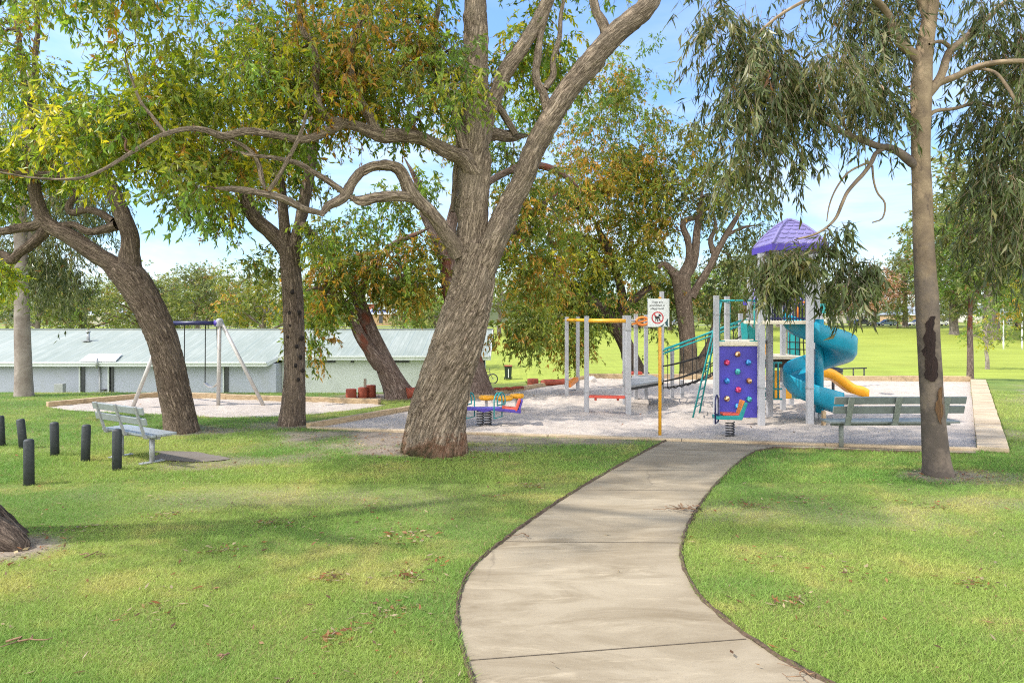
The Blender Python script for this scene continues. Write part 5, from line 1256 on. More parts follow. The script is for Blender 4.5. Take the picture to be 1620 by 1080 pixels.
# ---- straight trunk with the narrow fork, centre left ----------------------
photo_tree('upright_tree', 'straight brown trunk with dark knot holes, forking into three limbs beside the sand corner', 13.8,
 [(461, 673, 42), (463, 650, 38), (466, 600, 33), (466, 560, 32), (465, 510, 32), (463, 460, 31), (460, 420, 31), (458, 392, 31)],
 [[(460, 410, 28), (446, 388, 25), (425, 365, 25), (406, 348, 24), (394, 325, 23), (385, 295, 18), (378, 262, 15), (372, 225, 12), (360, 180, 9)],
  [(457, 408, 26), (452, 378, 20), (449, 345, 18), (446, 312, 16), (440, 265, 13), (432, 215, 10), (425, 150, 7)],
  [(461, 408, 26), (468, 378, 20), (476, 345, 19), (484, 305, 19), (490, 270, 19), (494, 230, 18), (497, 190, 16), (500, 140, 13), (510, 70, 9)],
  [(474, 352, 12), (490, 365, 10, -.2), (505, 380, 8, -.3), (510, 395, 6, -.4)],
  [(405, 345, 12), (385, 335, 12, .2), (372, 320, 9, .3), (360, 310, 6, .4)],
  [(388, 300, 14, .2), (395, 270, 13, .3), (384, 245, 9, .4), (380, 225, 7, .5)]],
 [(290, 322, 75, 40, -.3, .8, 23, ['green', 'marri', 'green']), (355, 345, 50, 60, -.2, .8, 22, ['mixed', 'green', 'marri']), (400, 235, 120, 66, .6, 1.1, 24, ['marri', 'rust', 'mixed']), (520, 255, 80, 56, .6, 1.0, 14, ['mixed', 'green', 'marri']),
  (500, 160, 120, 70, .8, 1.2, 34, ['marri', 'mixed', 'rust']), (360, 160, 120, 80, .8, 1.2, 34, ['mixed', 'marri', 'yellow']), (420, 420, 24, 30, .3, .5, 5, ['mixed']), (500, 360, 24, 30, -.3, .4, 6, ['green', 'marri']), (430, 20, 200, 90, 1.0, 1.6, 40, ['marri', 'mixed'])],
 bark='bark_brown', seed=8, ws=.98, dens=.74, nr=(80, 20), step=(.04, .07), fiss=.02, twist=.15, flare=(.22, .22), rc=.36, stems=.004, avoid=GAPS)
ut = [o for o in C.objects if o.name.startswith('upright_tree')][0]; M['knot'] = simple('charred knot', (.014, .009, .007), .95, .4, 20)
for px_, py_, r_ in [(462.5, 462, 3), (458.5, 495, 3.2), (473.5, 494, 3), (456.5, 533, 3), (477.5, 535, 3.2), (469.5, 548, 2.6), (475.5, 565, 2.8), (467.5, 578, 2.6), (479, 586, 2.6), (472, 600, 2.4), (459, 515, 2)]:
    dx = (px_-466)/17; yk = 13.8-.205*math.sqrt(max(.05, 1-dx*dx)); q = P(px_, py_, yk); k_ = r_*13.8/F
    mb = MB(); mb.ell(q, (k_, .035, k_*1.25), 7, lump=.3); mb.build('knot_hole', M['knot'], ut)
# ---- leaning red-barked tree by the stumps --------------------------------
photo_tree('red_barked_tree', 'red and grey barked twin trunk leaning left among the red stumps and mulch', 18.4,
 [(632, 628, 46), (622, 605, 38), (610, 580, 34), (600, 558, 31), (590, 535, 28), (582, 515, 26), (574, 492, 23), (566, 470, 20)],
 [[(610, 585, 26, -.1), (596, 568, 24, -.25), (582, 550, 22, -.35), (570, 532, 20, -.4), (560, 510, 17, -.4), (548, 480, 14, -.4)],
  [(568, 474, 18), (580, 440, 14, .2), (600, 410, 12, .3), (625, 385, 11, .3), (655, 372, 8, .2), (680, 360, 6, .1)],
  [(566, 470, 17), (548, 440, 13), (530, 420, 11), (505, 408, 8, .3), (480, 400, 6, .4)],
  [(552, 486, 13, -.4), (530, 465, 10, -.5), (505, 455, 8, -.6), (485, 460, 5, -.7)],
  [(600, 410, 10, .3), (606, 450, 8, -.2), (630, 440, 7, -.4), (665, 425, 6, -.5)]],
 [(520, 470, 55, 80, -.3, 1.2, 34, ['mixed', 'rust', 'marri', 'green']), (590, 420, 90, 55, .2, 1.4, 36, ['mixed', 'green', 'rust']), (650, 440, 50, 50, .0, 1.1, 16, ['mixed', 'rust']), (505, 545, 32, 30, -.5, .7, 11, ['rust', 'mixed', 'marri']),
  (620, 470, 60, 35, .2, 1.0, 16, ['rust', 'mixed']), (545, 375, 70, 35, .6, 1.0, 16, ['green', 'mixed']), (670, 400, 30, 40, .4, .8, 8, ['mixed'])],
 bark='bark_red', spec='marrifar', seed=12, ws=.95, dens=.8, nr=(64, 16), step=(.05, .1), fiss=.012, twist=.1, flare=(.3, .28), rc=.42, avoid=[(620, 500, 40, 26), (570, 520, 26, 30), (700, 500, 20, 30)])
# ---- red trunk hidden behind the big one ----------------------------------
photo_tree('red_barked_tree', 'red brown trunk directly behind the huge forked tree, only its right edge showing', 18.9,
 [(752, 625, 52), (750, 600, 42), (744, 570, 38), (735, 530, 34), (722, 490, 30), (712, 450, 27), (708, 410, 25)],
 [[(708, 420, 24), (712, 370, 20), (722, 320, 17), (735, 270, 14), (745, 210, 10)], [(709, 420, 22), (690, 380, 16), (672, 340, 13), (660, 290, 10), (640, 250, 7)],
  [(715, 460, 20), (760, 410, 16, .5), (810, 370, 14, .9), (850, 330, 12, 1.2), (890, 300, 10, 1.4)], [(722, 330, 14), (770, 290, 12, .4), (830, 262, 12, .8), (880, 270, 11, 1.1), (920, 300, 8, 1.2)]],
 [(840, 330, 90, 110, 1.0, 1.8, 58, ['rust', 'mixed', 'marri']), (830, 460, 50, 70, .6, 1.2, 26, ['rust', 'rust', 'mixed', 'marri']), (690, 300, 80, 70, 1.0, 1.6, 30, ['mixed', 'green', 'marri']), (610, 320, 60, 60, 1.0, 1.4, 10, ['mixed', 'green']), (820, 520, 40, 30, .4, .8, 12, ['mixed', 'marri', 'rust']),
  (760, 200, 110, 70, 1.0, 1.5, 30, ['green', 'mixed'])],
 bark='bark_red', spec='marrifar', seed=14, dens=1.05, nr=(56, 16), step=(.06, .1), fiss=.012, twist=.1, flare=(.35, .35), rc=.46, avoid=GAPS+[(725, 340, 30, 60)])
# ---- leaning tree behind the sand -----------------------------------------
photo_tree('spreading_tree', 'dark twisted tree leaning left behind the steel climbing posts, with low orange green foliage', 25.6,
 [(1010, 594, 27), (1000, 570, 25), (990, 545, 24), (980, 525, 24), (966, 505, 23), (950, 490, 22), (936, 478, 21)],
 [[(945, 486, 20), (925, 472, 19), (905, 464, 16), (890, 458, 17), (872, 448, 13), (860, 452, 9)], [(905, 466, 14), (890, 448, 13), (880, 428, 12), (893, 416, 11), (905, 400, 8)], [(940, 480, 18), (915, 455, 15, .3), (900, 450, 13), (880, 440, 13, -.4), (868, 436, 10, -.5)],
  [(975, 515, 18), (985, 480, 16, .3), (975, 430, 13, .6), (955, 380, 12, .9), (935, 340, 9, 1)], [(985, 490, 14), (1020, 460, 11), (1050, 445, 8)], [(955, 385, 9, .9), (900, 375, 13, .4), (880, 388, 12, .3), (868, 375, 9), (885, 355, 7)], [(935, 345, 8, 1), (890, 305, 10, .6), (870, 285, 8)]],
 [(930, 320, 110, 100, .6, 2.4, 78, ['rust', 'rust', 'rust', 'mixed']), (1010, 290, 90, 90, .8, 2.0, 46, ['rust', 'rust', 'marri']), (905, 420, 70, 60, .2, 1.6, 26, ['marri', 'mixed', 'yellow']), (885, 500, 55, 60, -.2, 1.4, 30, ['mixed', 'marri', 'rust']), (960, 440, 70, 60, .4, 1.8, 26, ['marri', 'green', 'mixed']),
  (910, 555, 26, 26, -.5, .8, 9, ['rust', 'mixed']), (1020, 410, 50, 70, .6, 1.4, 22, ['mixed', 'marri']), (1010, 520, 36, 34, .3, 1.2, 10, ['mixed', 'marri']), (960, 190, 110, 80, 1, 2.2, 40, ['mixed', 'green', 'rust']), (1010, 120, 70, 60, 1, 1.6, 14, ['green', 'mixed']), (955, 500, 40, 34, .9, 1.0, 9, ['green', 'mixed'])],
 bark='bark_dark', spec='marrifar', seed=17, dens=1.5, nr=(40, 14), step=(.08, .12), twist=.2, flare=(.3, .3), rc=.55, knots=.2, avoid=[(1085, 110, 26, 90), (985, 545, 40, 26)], twigmax=.05)
# ---- grey twin-trunk tree behind the sand ----------------------------------
photo_tree('twin_trunk_tree', 'grey brown twin trunk tree standing between the no dogs sign and the violet panel', 25.2,
 [(1092, 598, 40), (1090, 570, 32), (1087, 530, 30), (1083, 490, 31), (1079, 455, 34), (1077, 435, 36)],
 [[(1100, 592, 24, .3), (1112, 565, 17, .35), (1122, 545, 14, .35), (1128, 520, 10, .4), (1140, 490, 6, .5)], [(1076, 445, 24), (1062, 428, 17), (1048, 418, 14), (1035, 425, 12), (1030, 412, 10)], [(1079, 440, 22), (1090, 410, 15), (1088, 380, 13), (1080, 355, 12), (1095, 345, 10), (1120, 350, 8)],
  [(1082, 442, 22), (1098, 410, 17), (1102, 370, 15), (1108, 330, 12), (1112, 290, 8)], [(1094, 470, 18), (1108, 445, 15), (1124, 420, 14), (1136, 395, 13), (1150, 370, 11), (1165, 345, 9), (1180, 320, 6)], [(1130, 405, 9), (1124, 380, 9), (1132, 360, 8), (1128, 335, 6)], [(1150, 372, 7), (1175, 360, 6), (1200, 356, 4)]],
 [(1080, 260, 100, 80, .4, 2.2, 52, ['mixed', 'marri', 'rust', 'olive']), (1150, 310, 80, 60, .4, 1.8, 26, ['olive', 'mixed', 'gum']), (1040, 370, 40, 50, .3, 1.4, 14, ['marri', 'mixed', 'rust']), (1180, 400, 50, 60, .8, 1.4, 22, ['olive', 'gum', 'greygum']), (1130, 220, 70, 50, .6, 1.6, 18, ['olive', 'mixed']), (1060, 470, 36, 40, .9, 1.2, 12, ['mixed', 'olive']), (1125, 450, 30, 46, 1.6, .8, 10, ['olive', 'gum']), (1160, 490, 34, 34, 1.2, .8, 9, ['olive', 'greygum'])],
 bark='bark_brown', spec='marrifar', seed=19, ws=.82, dens=1.1, nr=(40, 14), step=(.08, .12), twist=.1, flare=(.35, .3), rc=.5, avoid=[(1090, 400, 30, 22), (1170, 225, 40, 20), (1095, 75, 40, 70)], twigmax=.05)
# ---- smooth gum on the right ------------------------------------------------
photo_tree('smooth_gum', 'tall smooth tan gum with a torn dark bark scar before the grey green bench', 9.5,
 [(1484, 752, 48), (1481, 725, 42), (1478, 690, 39), (1475, 640, 36.5), (1472, 590, 36), (1469, 540, 35), (1467, 490, 35), (1464, 430, 33), (1461, 370, 31), (1459, 310, 30), (1457, 250, 29), (1457, 190, 30), (1458, 135, 32), (1461, 90, 28), (1467, 50, 25), (1473, 10, 23), (1478, -40, 23), (1490, -120, 19), (1495, -220, 13)],
 [[(1455, 265, 18), (1441, 256, 16), (1425, 243, 14), (1408, 234, 13), (1390, 232, 12), (1370, 224, 11), (1350, 217, 10), (1330, 208, 9, -.1), (1310, 196, 8, -.2), (1285, 180, 6, -.3), (1250, 165, 4, -.5)],
  [(1400, 234, 9), (1386, 242, 8), (1378, 258, 8), (1366, 275, 7.5), (1352, 290, 7, -.1), (1340, 305, 6.5, -.1), (1332, 322, 6, -.2), (1322, 345, 5, -.2), (1305, 362, 4.5, -.3), (1285, 372, 4, -.4), (1262, 378, 3, -.5)],
  [(1378, 256, 5), (1362, 262, 4), (1340, 275, 3.5), (1322, 300, 3, -.1), (1312, 325, 2.6, -.1), (1308, 350, 2, -.2)], [(1380, 262, 4), (1382, 285, 3.6), (1388, 305, 3.2), (1400, 322, 3), (1396, 345, 2.5), (1380, 352, 2)],
  [(1452, 95, 18), (1440, 82, 17), (1424, 68, 16), (1413, 50, 15), (1406, 25, 13), (1385, 0, 11, -.1), (1350, -20, 9, -.2), (1300, -10, 7, -.4), (1240, 20, 5, -.6), (1190, 60, 4, -.7)],
  [(1466, 150, 20), (1482, 132, 16), (1492, 112, 14), (1498, 92, 13, .1), (1506, 78, 14, .1), (1526, 62, 12, .2), (1548, 42, 11, .3), (1570, 22, 9, .3), (1592, 2, 8, .4), (1640, -30, 6, .5)],
  [(1466, 150, 18), (1485, 132, 13), (1510, 122, 12, -.1), (1535, 110, 11, -.2), (1560, 102, 10, -.3), (1590, 98, 9, -.4), (1630, 98, 8, -.5), (1680, 110, 5, -.7)],
  [(1463, 190, 10), (1480, 176, 7), (1510, 172, 6, .2), (1545, 163, 6, .3), (1570, 168, 5, .4), (1610, 174, 4, .5)], [(1545, 108, 6, -.2), (1575, 115, 5, -.4), (1595, 140, 5, -.5), (1610, 165, 4, -.6)],
  [(1350, 217, 5), (1336, 200, 4.5), (1334, 180, 4), (1338, 160, 3)], [(1506, 78, 8, .1), (1490, 66, 7, 0), (1470, 70, 5, -.3)],
  [(1470, 40, 16), (1440, -40, 13), (1380, -90, 10), (1300, -80, 8), (1200, -40, 6, -.2), (1130, 10, 4, -.3)]],
 [(1200, 90, 110, 100, -.4, .7, 50, ['gum', 'gum', 'gum']), (1310, 110, 90, 80, -.2, .8, 34, ['gum']), (1230, 210, 80, 70, -.4, .6, 26, ['gum']), (1205, 250, 44, 36, -.4, .5, 9, ['gum']), (1400, 150, 50, 50, .2, .6, 14, ['gum']), (1410, 60, 60, 50, .4, .8, 15, ['gum']),
  (1240, 404, 46, 12, -.5, .35, 10, ['gum'], .15), (1226, 440, 30, 12, -.6, .3, 5, ['gum'], .14), (1312, 376, 26, 24, -.3, .3, 5, ['gum'], .15), (1362, 420, 22, 16, -.4, .25, 4, ['gum'], .15), (1330, 446, 18, 10, -.5, .2, 2, ['gum'], .14), (1388, 395, 6, 14, -.2, .1, 1, ['gum'], .1), (1190, 330, 22, 30, -.5, .3, 4, ['gum'], .2),
  (1560, 60, 90, 80, .4, .8, 34, ['gum']), (1590, 170, 60, 70, .0, .7, 24, ['gum']), (1605, 280, 50, 70, .1, .6, 20, ['gum', 'olive']), (1565, 325, 40, 36, .1, .5, 7, ['gum']), (1598, 365, 28, 24, .0, .4, 6, ['gum']), (1420, -120, 240, 90, .2, 1.4, 34, ['gum']), (1120, 40, 50, 60, -.4, .5, 12, ['gum']), (1330, 30, 60, 50, .6, .6, 14, ['gum'])],
 bark='bark_smooth', leafm='gumleaf', spec='gum', seed=23, ws=.93, dens=.70, gap=.33, nr=(48, 16), step=(.05, .05), twist=.2, flare=(.14, .2), rc=.30, stems=.0032, avoid=[(1420, 330, 60, 90), (1500, 270, 30, 60), (1345, 285, 40, 50), (1310, 165, 12, 12), (1100, 110, 16, 60), (1462, 200, 20, 200), (1290, 50, 14, 30), (1246, 325, 58, 62), (1520, 110, 30, 16)], twigmax=.012)
# bark scar on that gum: a sheet of bare dark wood let into the front of the trunk
gumt = [o for o in C.objects if o.name.startswith('smooth_gum')][0]
ms, nt = mat('torn dark heartwood'); g = N(nt); o = g.obj(); n_ = g.noise(g.scale(o, (10, 10, 1.4)), 4, 6, .7)
g.out(g.ramp(n_, [(.3, (.008, .0035, .003)), (.7, (.032, .014, .011))]), .9, g.bump(n_, .8, .02)); M['scar'] = ms
ms, nt = mat('split ochre wood'); g = N(nt); o = g.obj(); n_ = g.noise(g.scale(o, (14, 14, .8)), 5, 6, .7)
g.out(g.ramp(n_, [(.3, (.022, .012, .006)), (.5, (.12, .06, .025)), (.7, (.24, .145, .06))]), .9, g.bump(n_, 1, .03)); M['scar2'] = ms
def scar(rows, m, seed, lift):
    rg = np.random.default_rng(seed); tr = [(P(x, y, 9.5), w*9.5/F/2) for x, y, w in [(1484, 752, 48), (1481, 725, 42), (1478, 690, 39), (1475, 640, 36.5), (1472, 590, 36), (1469, 540, 35), (1467, 490, 35), (1464, 430, 35)]]
    zs = np.array([p.z for p, _ in tr][::1]); xs_ = np.array([p.x for p, _ in tr]); rs = np.array([r for _, r in tr]); od = np.argsort(zs)
    K = 170; yy = np.linspace(rows[0][0], rows[-1][0], K); la = np.interp(yy, [r[0] for r in rows], [r[1] for r in rows]); ra = np.interp(yy, [r[0] for r in rows], [r[2] for r in rows])
    vs = []; fs = []; m_ = 12
    for i, y_ in enumerate(yy):
        z = zz(y_, 9.5); cx_ = np.interp(z, zs[od], xs_[od]); r = np.interp(z, zs[od], rs[od])*1.06*.93+lift
        j1 = (fbm(np.array([y_*.09+seed]), np.array([3.]), o=5)[0]-.5)*8; j2 = (fbm(np.array([y_*.10+seed]), np.array([9.]), o=5)[0]-.5)*7
        yf = 9.5-.95*r; a0 = np.clip((xx(la[i]+j1, yf)-cx_)/r, -.96, .96); a1 = np.clip((xx(ra[i]+j2, yf)-cx_)/r, -.96, .98)
        if a1 < a0+.02: a1 = a0+.02
        for k in range(m_+1):
            f = k/m_; s_ = math.sin(math.asin(a0)+(math.asin(a1)-math.asin(a0))*f); dep = -.003*math.sin(math.pi*f)
            vs.append((cx_+s_*(r+dep), 9.5-math.sqrt(max(0, 1-s_*s_))*(r+dep), z))
    for i in range(K-1):
        for k in range(m_): a_ = i*(m_+1)+k; fs.append((a_, a_+1, a_+m_+2, a_+m_+1))
    mb = MB(); mb.add(vs, fs, 0, True); mb.build('bark_scar', M[m], gumt)
scar([(500, 1474, 1477), (512, 1466, 1478), (530, 1466, 1479), (560, 1465, 1480), (575, 1467, 1482), (597, 1468, 1483), (602, 1473, 1479)], 'scar', 3, .010)
scar([(610, 1485, 1489), (625, 1483, 1491), (645, 1481, 1492), (658, 1483, 1490), (668, 1486, 1489)], 'scar2', 5, .014)
# ---- trunk foot at the left edge, tree mostly out of frame -------------------
photo_tree('rough_tree', 'mossy trunk foot cut off by the left edge of the photo, litter around it', 6.75,
 [(-38, 866, 122), (-54, 838, 112), (-70, 806, 104), (-86, 730, 98), (-95, 620, 92), (-90, 500, 84), (-60, 380, 84), (-90, 250, 76)],
 [[(-80, 300, 50), (-50, 120, 34, .3), (0, -60, 26, .8), (40, -250, 20, 1.2), (90, -450, 14, 1.6)], [(-85, 290, 50), (-180, 120, 34, -.4), (-260, -80, 26, -.8), (-300, -300, 18, -1)], [(0, -60, 30, .8), (120, -160, 22, .2), (260, -260, 16, -.4), (380, -330, 10, -.8)], [(-28, 838, 60, -.12), (2, 848, 50, -.2), (20, 858, 40, -.24), (33, 867, 32, -.26), (40, 882, 20, -.28)]],
 [(-80, -420, 420, 200, .8, 2.0, 30, ['marri', 'green', 'mixed']), (220, -420, 300, 130, .2, 1.6, 16, ['marri', 'green', 'yellow']), (-260, 0, 160, 200, -.4, 1.2, 14, ['green', 'marri'])],
 bark='bark_dark', seed=29, nr=(90, 20), step=(.04, .1), fiss=.03, twist=.2, flare=(.2, .12), rc=.42, twigmax=.03)
# ---- pale gum by the clubhouse -----------------------------------------------
photo_tree('pale_gum', 'pale smooth gum trunk standing straight in front of the left end of the clubhouse', 18.9,
 [(38, 634, 30), (38, 620, 26.5), (37, 580, 24), (35, 520, 22), (34, 460, 20), (33, 400, 18), (32, 340, 17), (35, 270, 15), (42, 190, 12), (48, 110, 8)],
 [[(33, 400, 13), (60, 350, 10, .3), (95, 300, 8, .6), (130, 285, 6, .8)], [(32, 340, 13), (10, 290, 10), (-30, 240, 8), (-80, 220, 6)], [(35, 280, 12), (70, 220, 9, .4), (110, 180, 7, .6), (140, 170, 5, .8)]],
 [(120, 330, 55, 70, .8, 1.4, 32, ['greygum', 'olive', 'gum']), (105, 430, 50, 50, .8, 1.2, 26, ['greygum', 'gum', 'olive']), (60, 300, 70, 70, .8, 1.6, 26, ['greygum', 'olive']), (60, 400, 40, 50, 1.2, .8, 14, ['greygum', 'gum']), (-20, 300, 70, 100, .6, 1.6, 26, ['greygum', 'olive']), (60, 190, 90, 60, .8, 1.6, 20, ['olive', 'greygum'])],
 bark='bark_pale', leafm='gumleaf', spec='gum', seed=31, nr=(36, 14), step=(.08, .1), twist=.1, flare=(.2, .12), rc=.5, twigmax=.03)

# ---- young trees at the right -------------------------------------------------
def std_tree(name, label, q, h, trunk_r, crown_r, first, nlimb, ncl, pal, spec, bark, seed, lean=0, group=None, crown_h=None, rc=None, leafm='leaf', low=.0, twigmax=.04, wob=.025):
    rg = np.random.default_rng(seed); q = Vector(q); tr = []
    for f in np.linspace(0, 1, 7): tr.append((q+Vector((lean*f*h*.2+rg.normal()*wob*h*f*(f > .1), rg.normal()*wob*.8*h*f, (-.15 if f == 0 else 0)+h*.92*f)), trunk_r*(1-.86*f)+.006))
    limbs = []; ch = crown_h or h*(1-first)
    for k in range(nlimb):
        f = first+(.86-first)*(k+.5)/nlimb; i = f*6; a = tr[int(i)][0].lerp(tr[min(6, int(i)+1)][0], i-int(i)); r0 = trunk_r*(1-.86*f)*.62
        an = k*2.4+rg.random(); rr = crown_r*(.55+.4*rg.random())*(1-.5*max(0, f-.55)/.45); d = Vector((math.cos(an), math.sin(an), 0)); rise = (.5+.6*rg.random())*rr*.75
        limbs.append([(a, r0), (a+d*rr*.35+Vector((0, 0, rise*.4)), r0*.75), (a+d*rr*.7+Vector((rg.normal()*.1*rr, rg.normal()*.1*rr, rise*.75)), r0*.5), (a+d*rr+Vector((0, 0, rise*.9)), r0*.22)])
    cl = []; zc = q.z+h*first+(h*(1-first))*.52-low*h; rc = rc or crown_r*.24
    for k in range(ncl):
        b = rg.normal(size=3); b = b/np.linalg.norm(b)*rg.random()**.34
        bl = 1+.35*(fbm(np.array([b[0]*1.6+seed]), np.array([b[1]*1.6]), np.array([b[2]*1.6]), o=2)[0]-.5)*2
        cl.append((q.x+lean*h*.12+b[0]*crown_r*bl, q.y+b[1]*crown_r*bl, zc+b[2]*h*(1-first)*.52*bl, rc*(.7+.6*rg.random())))
    return build_tree(name, label, tr, limbs, cl, [pal[int(rg.random()*len(pal))] for _ in cl], SPEC[spec], M[bark], M[leafm], group, seed, nr=(18, 8), step=(max(.12, h/40), max(.12, h/40)), twist=.1, flare=(.15, .3), twigmax=twigmax)
q = G(1535, 601); std_tree('young_tree', 'young tree with slim straight trunk at the corner of the sand, spreading green crown', q, 6.1, .105, 1.85, .42, 11, 84, ['olive', 'gum', 'fresh'], 'mid', 'bark_red', 41, wob=.004)
q = at(1562, 58); std_tree('young_tree', 'small pale forked sapling on the oval behind the slim young tree', q, 5.2, .17, 1.7, .35, 7, 26, ['fresh', 'yellow', 'olive'], 'mid', 'bark_pale', 43)
q = at(1650, 40); std_tree('bushy_tree', 'dark green tree with red tips cut off by the right edge of the photo', q, 6.6, .22, 2.4, .42, 9, 70, ['olive', 'gum', 'mixed', 'rust'], 'mid', 'bark_grey', 45)

# ---- background trees: six kinds, then copies each with its own label -----------
KINDS = []
for i, (h, cr, first, ncl, pal, sd) in enumerate([(11, 4.8, .28, 110, ['olive', 'olive', 'greygum'], 51), (9, 4.6, .22, 100, ['olive', 'fresh', 'greygum'], 53), (13, 3.9, .30, 110, ['greygum', 'gum', 'olive'], 57), (8, 3.6, .25, 80, ['fresh', 'olive'], 59), (10, 5.0, .30, 90, ['mixed', 'olive', 'olive'], 61), (9.5, 4.7, .26, 70, ['pink'], 63)]):
    KINDS.append(dict(h=h, cr=cr, first=first, ncl=ncl, pal=pal, sd=sd, src=None))
def far_tree(kind, px, Y, ptop, label, wide=1.0):
    K = KINDS[kind]; q = at(px, Y); top = zz(ptop, Y); s = (top-q.z)/K['h']/1.0
    if K['src'] is None:
        K['src'] = o_ = std_tree('far_tree', label, (0, 0, 0), K['h'], .030*K['h'], K['cr'], K['first'], 10, K['ncl'], K['pal'], 'far', 'bark_dark' if kind < 2 else 'bark_grey', K['sd'], group='trees beyond the oval', rc=1.0, twigmax=.06)
        o_.location = q
        # built at the origin where the ground is level; rotate and scale the finished thing into place
    else:
        o_ = copy_tree(K['src'], q, 0, label)
    o_.rotation_euler = (0, 0, random.random()*6.28); o_.scale = (s*wide, s*wide, s); o_['label'] = label
    return o_
FT = [(0, 222, 80, 432, 'olive tree with dark sprawling limbs above the clubhouse ridge, left of the leaning trunk', 1.35), (1, 130, 95, 445, 'olive tree above the clubhouse ridge between the pale gum and the sprawling tree', 1.2), (1, 278, 100, 440, 'low rounded tree just left of the leaning trunk above the clubhouse', .9),
 (2, 312, 92, 412, 'tall grey green tree just right of the leaning trunk', .9), (0, 352, 105, 428, 'grey green tree directly above the swing beam', 1.1), (4, 418, 62, 405, 'tree with rusty tips between the swing post and the upright trunk', .95), (3, 500, 70, 450, 'bright olive tree behind the hanging foliage right of the upright trunk', 1.0),
 (2, 60, 75, 400, 'tall tree behind the pale gum trunk', 1.0), (2, -20, 80, 380, 'tall grey green tree at the far left edge', 1.0), (3, 690, 62, 452, 'pale green bushy tree beside the huge trunk, above the clubhouse roof end', .95), (0, 640, 110, 440, 'dark tree standing between the tan brick house and the huge trunk', .9),
 (4, 790, 130, 420, 'rusty tree beyond the oval, right of the huge trunk', 1.1), (0, 850, 140, 430, 'olive tree beyond the oval behind the bright blue car', 1.1), (1, 930, 142, 445, 'olive tree beyond the oval behind the twisted limbs', 1.2), (3, 1015, 146, 455, 'rounded green tree beyond the oval behind the no dogs sign', 1.0), (0, 1060, 140, 420, 'olive tree beyond the oval just left of the twin trunk', 1.1),
 (1, 1130, 120, 420, 'olive tree beyond the oval just right of the twin trunk', 1.2), (0, 1180, 140, 400, 'grey olive tree behind the ladder and entry hoop', 1.2), (2, 1232, 150, 410, 'tall grey tree behind the play tower deck', 1.2), (1, 1300, 150, 440, 'low olive tree behind the top of the spiral slide', 1.2),
 (5, 1384, 150, 425, 'bare pink brown tree beyond the oval beside the blue grey hatchback', 1.15), (5, 1345, 158, 440, 'smaller bare pink brown tree behind the dark sedan', 1.0), (2, 1432, 150, 392, 'tall olive tree between the bare tree and the smooth gum', 1.1), (1, 1420, 145, 470, 'small dark stemmed tree right of the blue grey hatchback', .8),
 (2, 1510, 130, 330, 'tall tree just right of the smooth gum trunk', 1.1), (0, 1510, 130, 440, 'pale trunked tree casting shade on the oval beyond the smooth gum', 1.0), (2, 1570, 120, 215, 'tall grey gum behind the young tree', 1.2), (0, 1612, 140, 360, 'olive tree behind the goal posts', 1.2), (2, 1660, 110, 250, 'tall tree just outside the right edge of the photo', 1.2),
 (3, 1255, 165, 470, 'low round tree behind the spiral slide column', 1.2)]
for a_ in FT: far_tree(*a_)
# far wooded rise: reads as one mass
rg = np.random.default_rng(77); cl = []
for k in range(900):
    x_ = rg.uniform(-330, 360); y_ = rg.uniform(215, 330); h_ = rg.uniform(1.0, 8.5)*(.75+.5*float(fbm(np.array([x_*.03]), np.array([y_*.03]))[0])); cl.append((x_, y_, float(tz(x_, y_))+h_, 2.2))
lv, lf, lc_, _ = leaves(np.array(cl), [('olive', 'greygum', 'gum')[int(rg.random()*3)] for _ in cl], dict(ns=7, nl=8, len=1.1, wid=.5, droop=.2, sl=1.6), rg)
tag(link('treeline', raw_mesh('treeline', lv, lf, 3, {'tint': lc_}), M['gumleaf']), 'hazy wooded rise behind the far houses', 'trees', None, 'stuff')
# low shrubs along the far road: one clipped belt
cl = []
for k in range(260):
    x_ = rg.uniform(-150, 170); y_ = rg.uniform(170, 182); cl.append((x_, y_, float(tz(x_, y_))+rg.uniform(.2, 1.4), .8))
lv, lf, lc_, _ = leaves(np.array(cl), [('olive', 'fresh', 'greygum', 'pink')[int(rg.random()*4)] for _ in cl], dict(ns=6, nl=8, len=.5, wid=.5, droop=.2, sl=.8), rg)
tag(link('undergrowth', raw_mesh('undergrowth', lv, lf, 3, {'tint': lc_}), M['leaf']), 'garden shrubs along the road in front of the houses', 'shrubs', None, 'stuff')
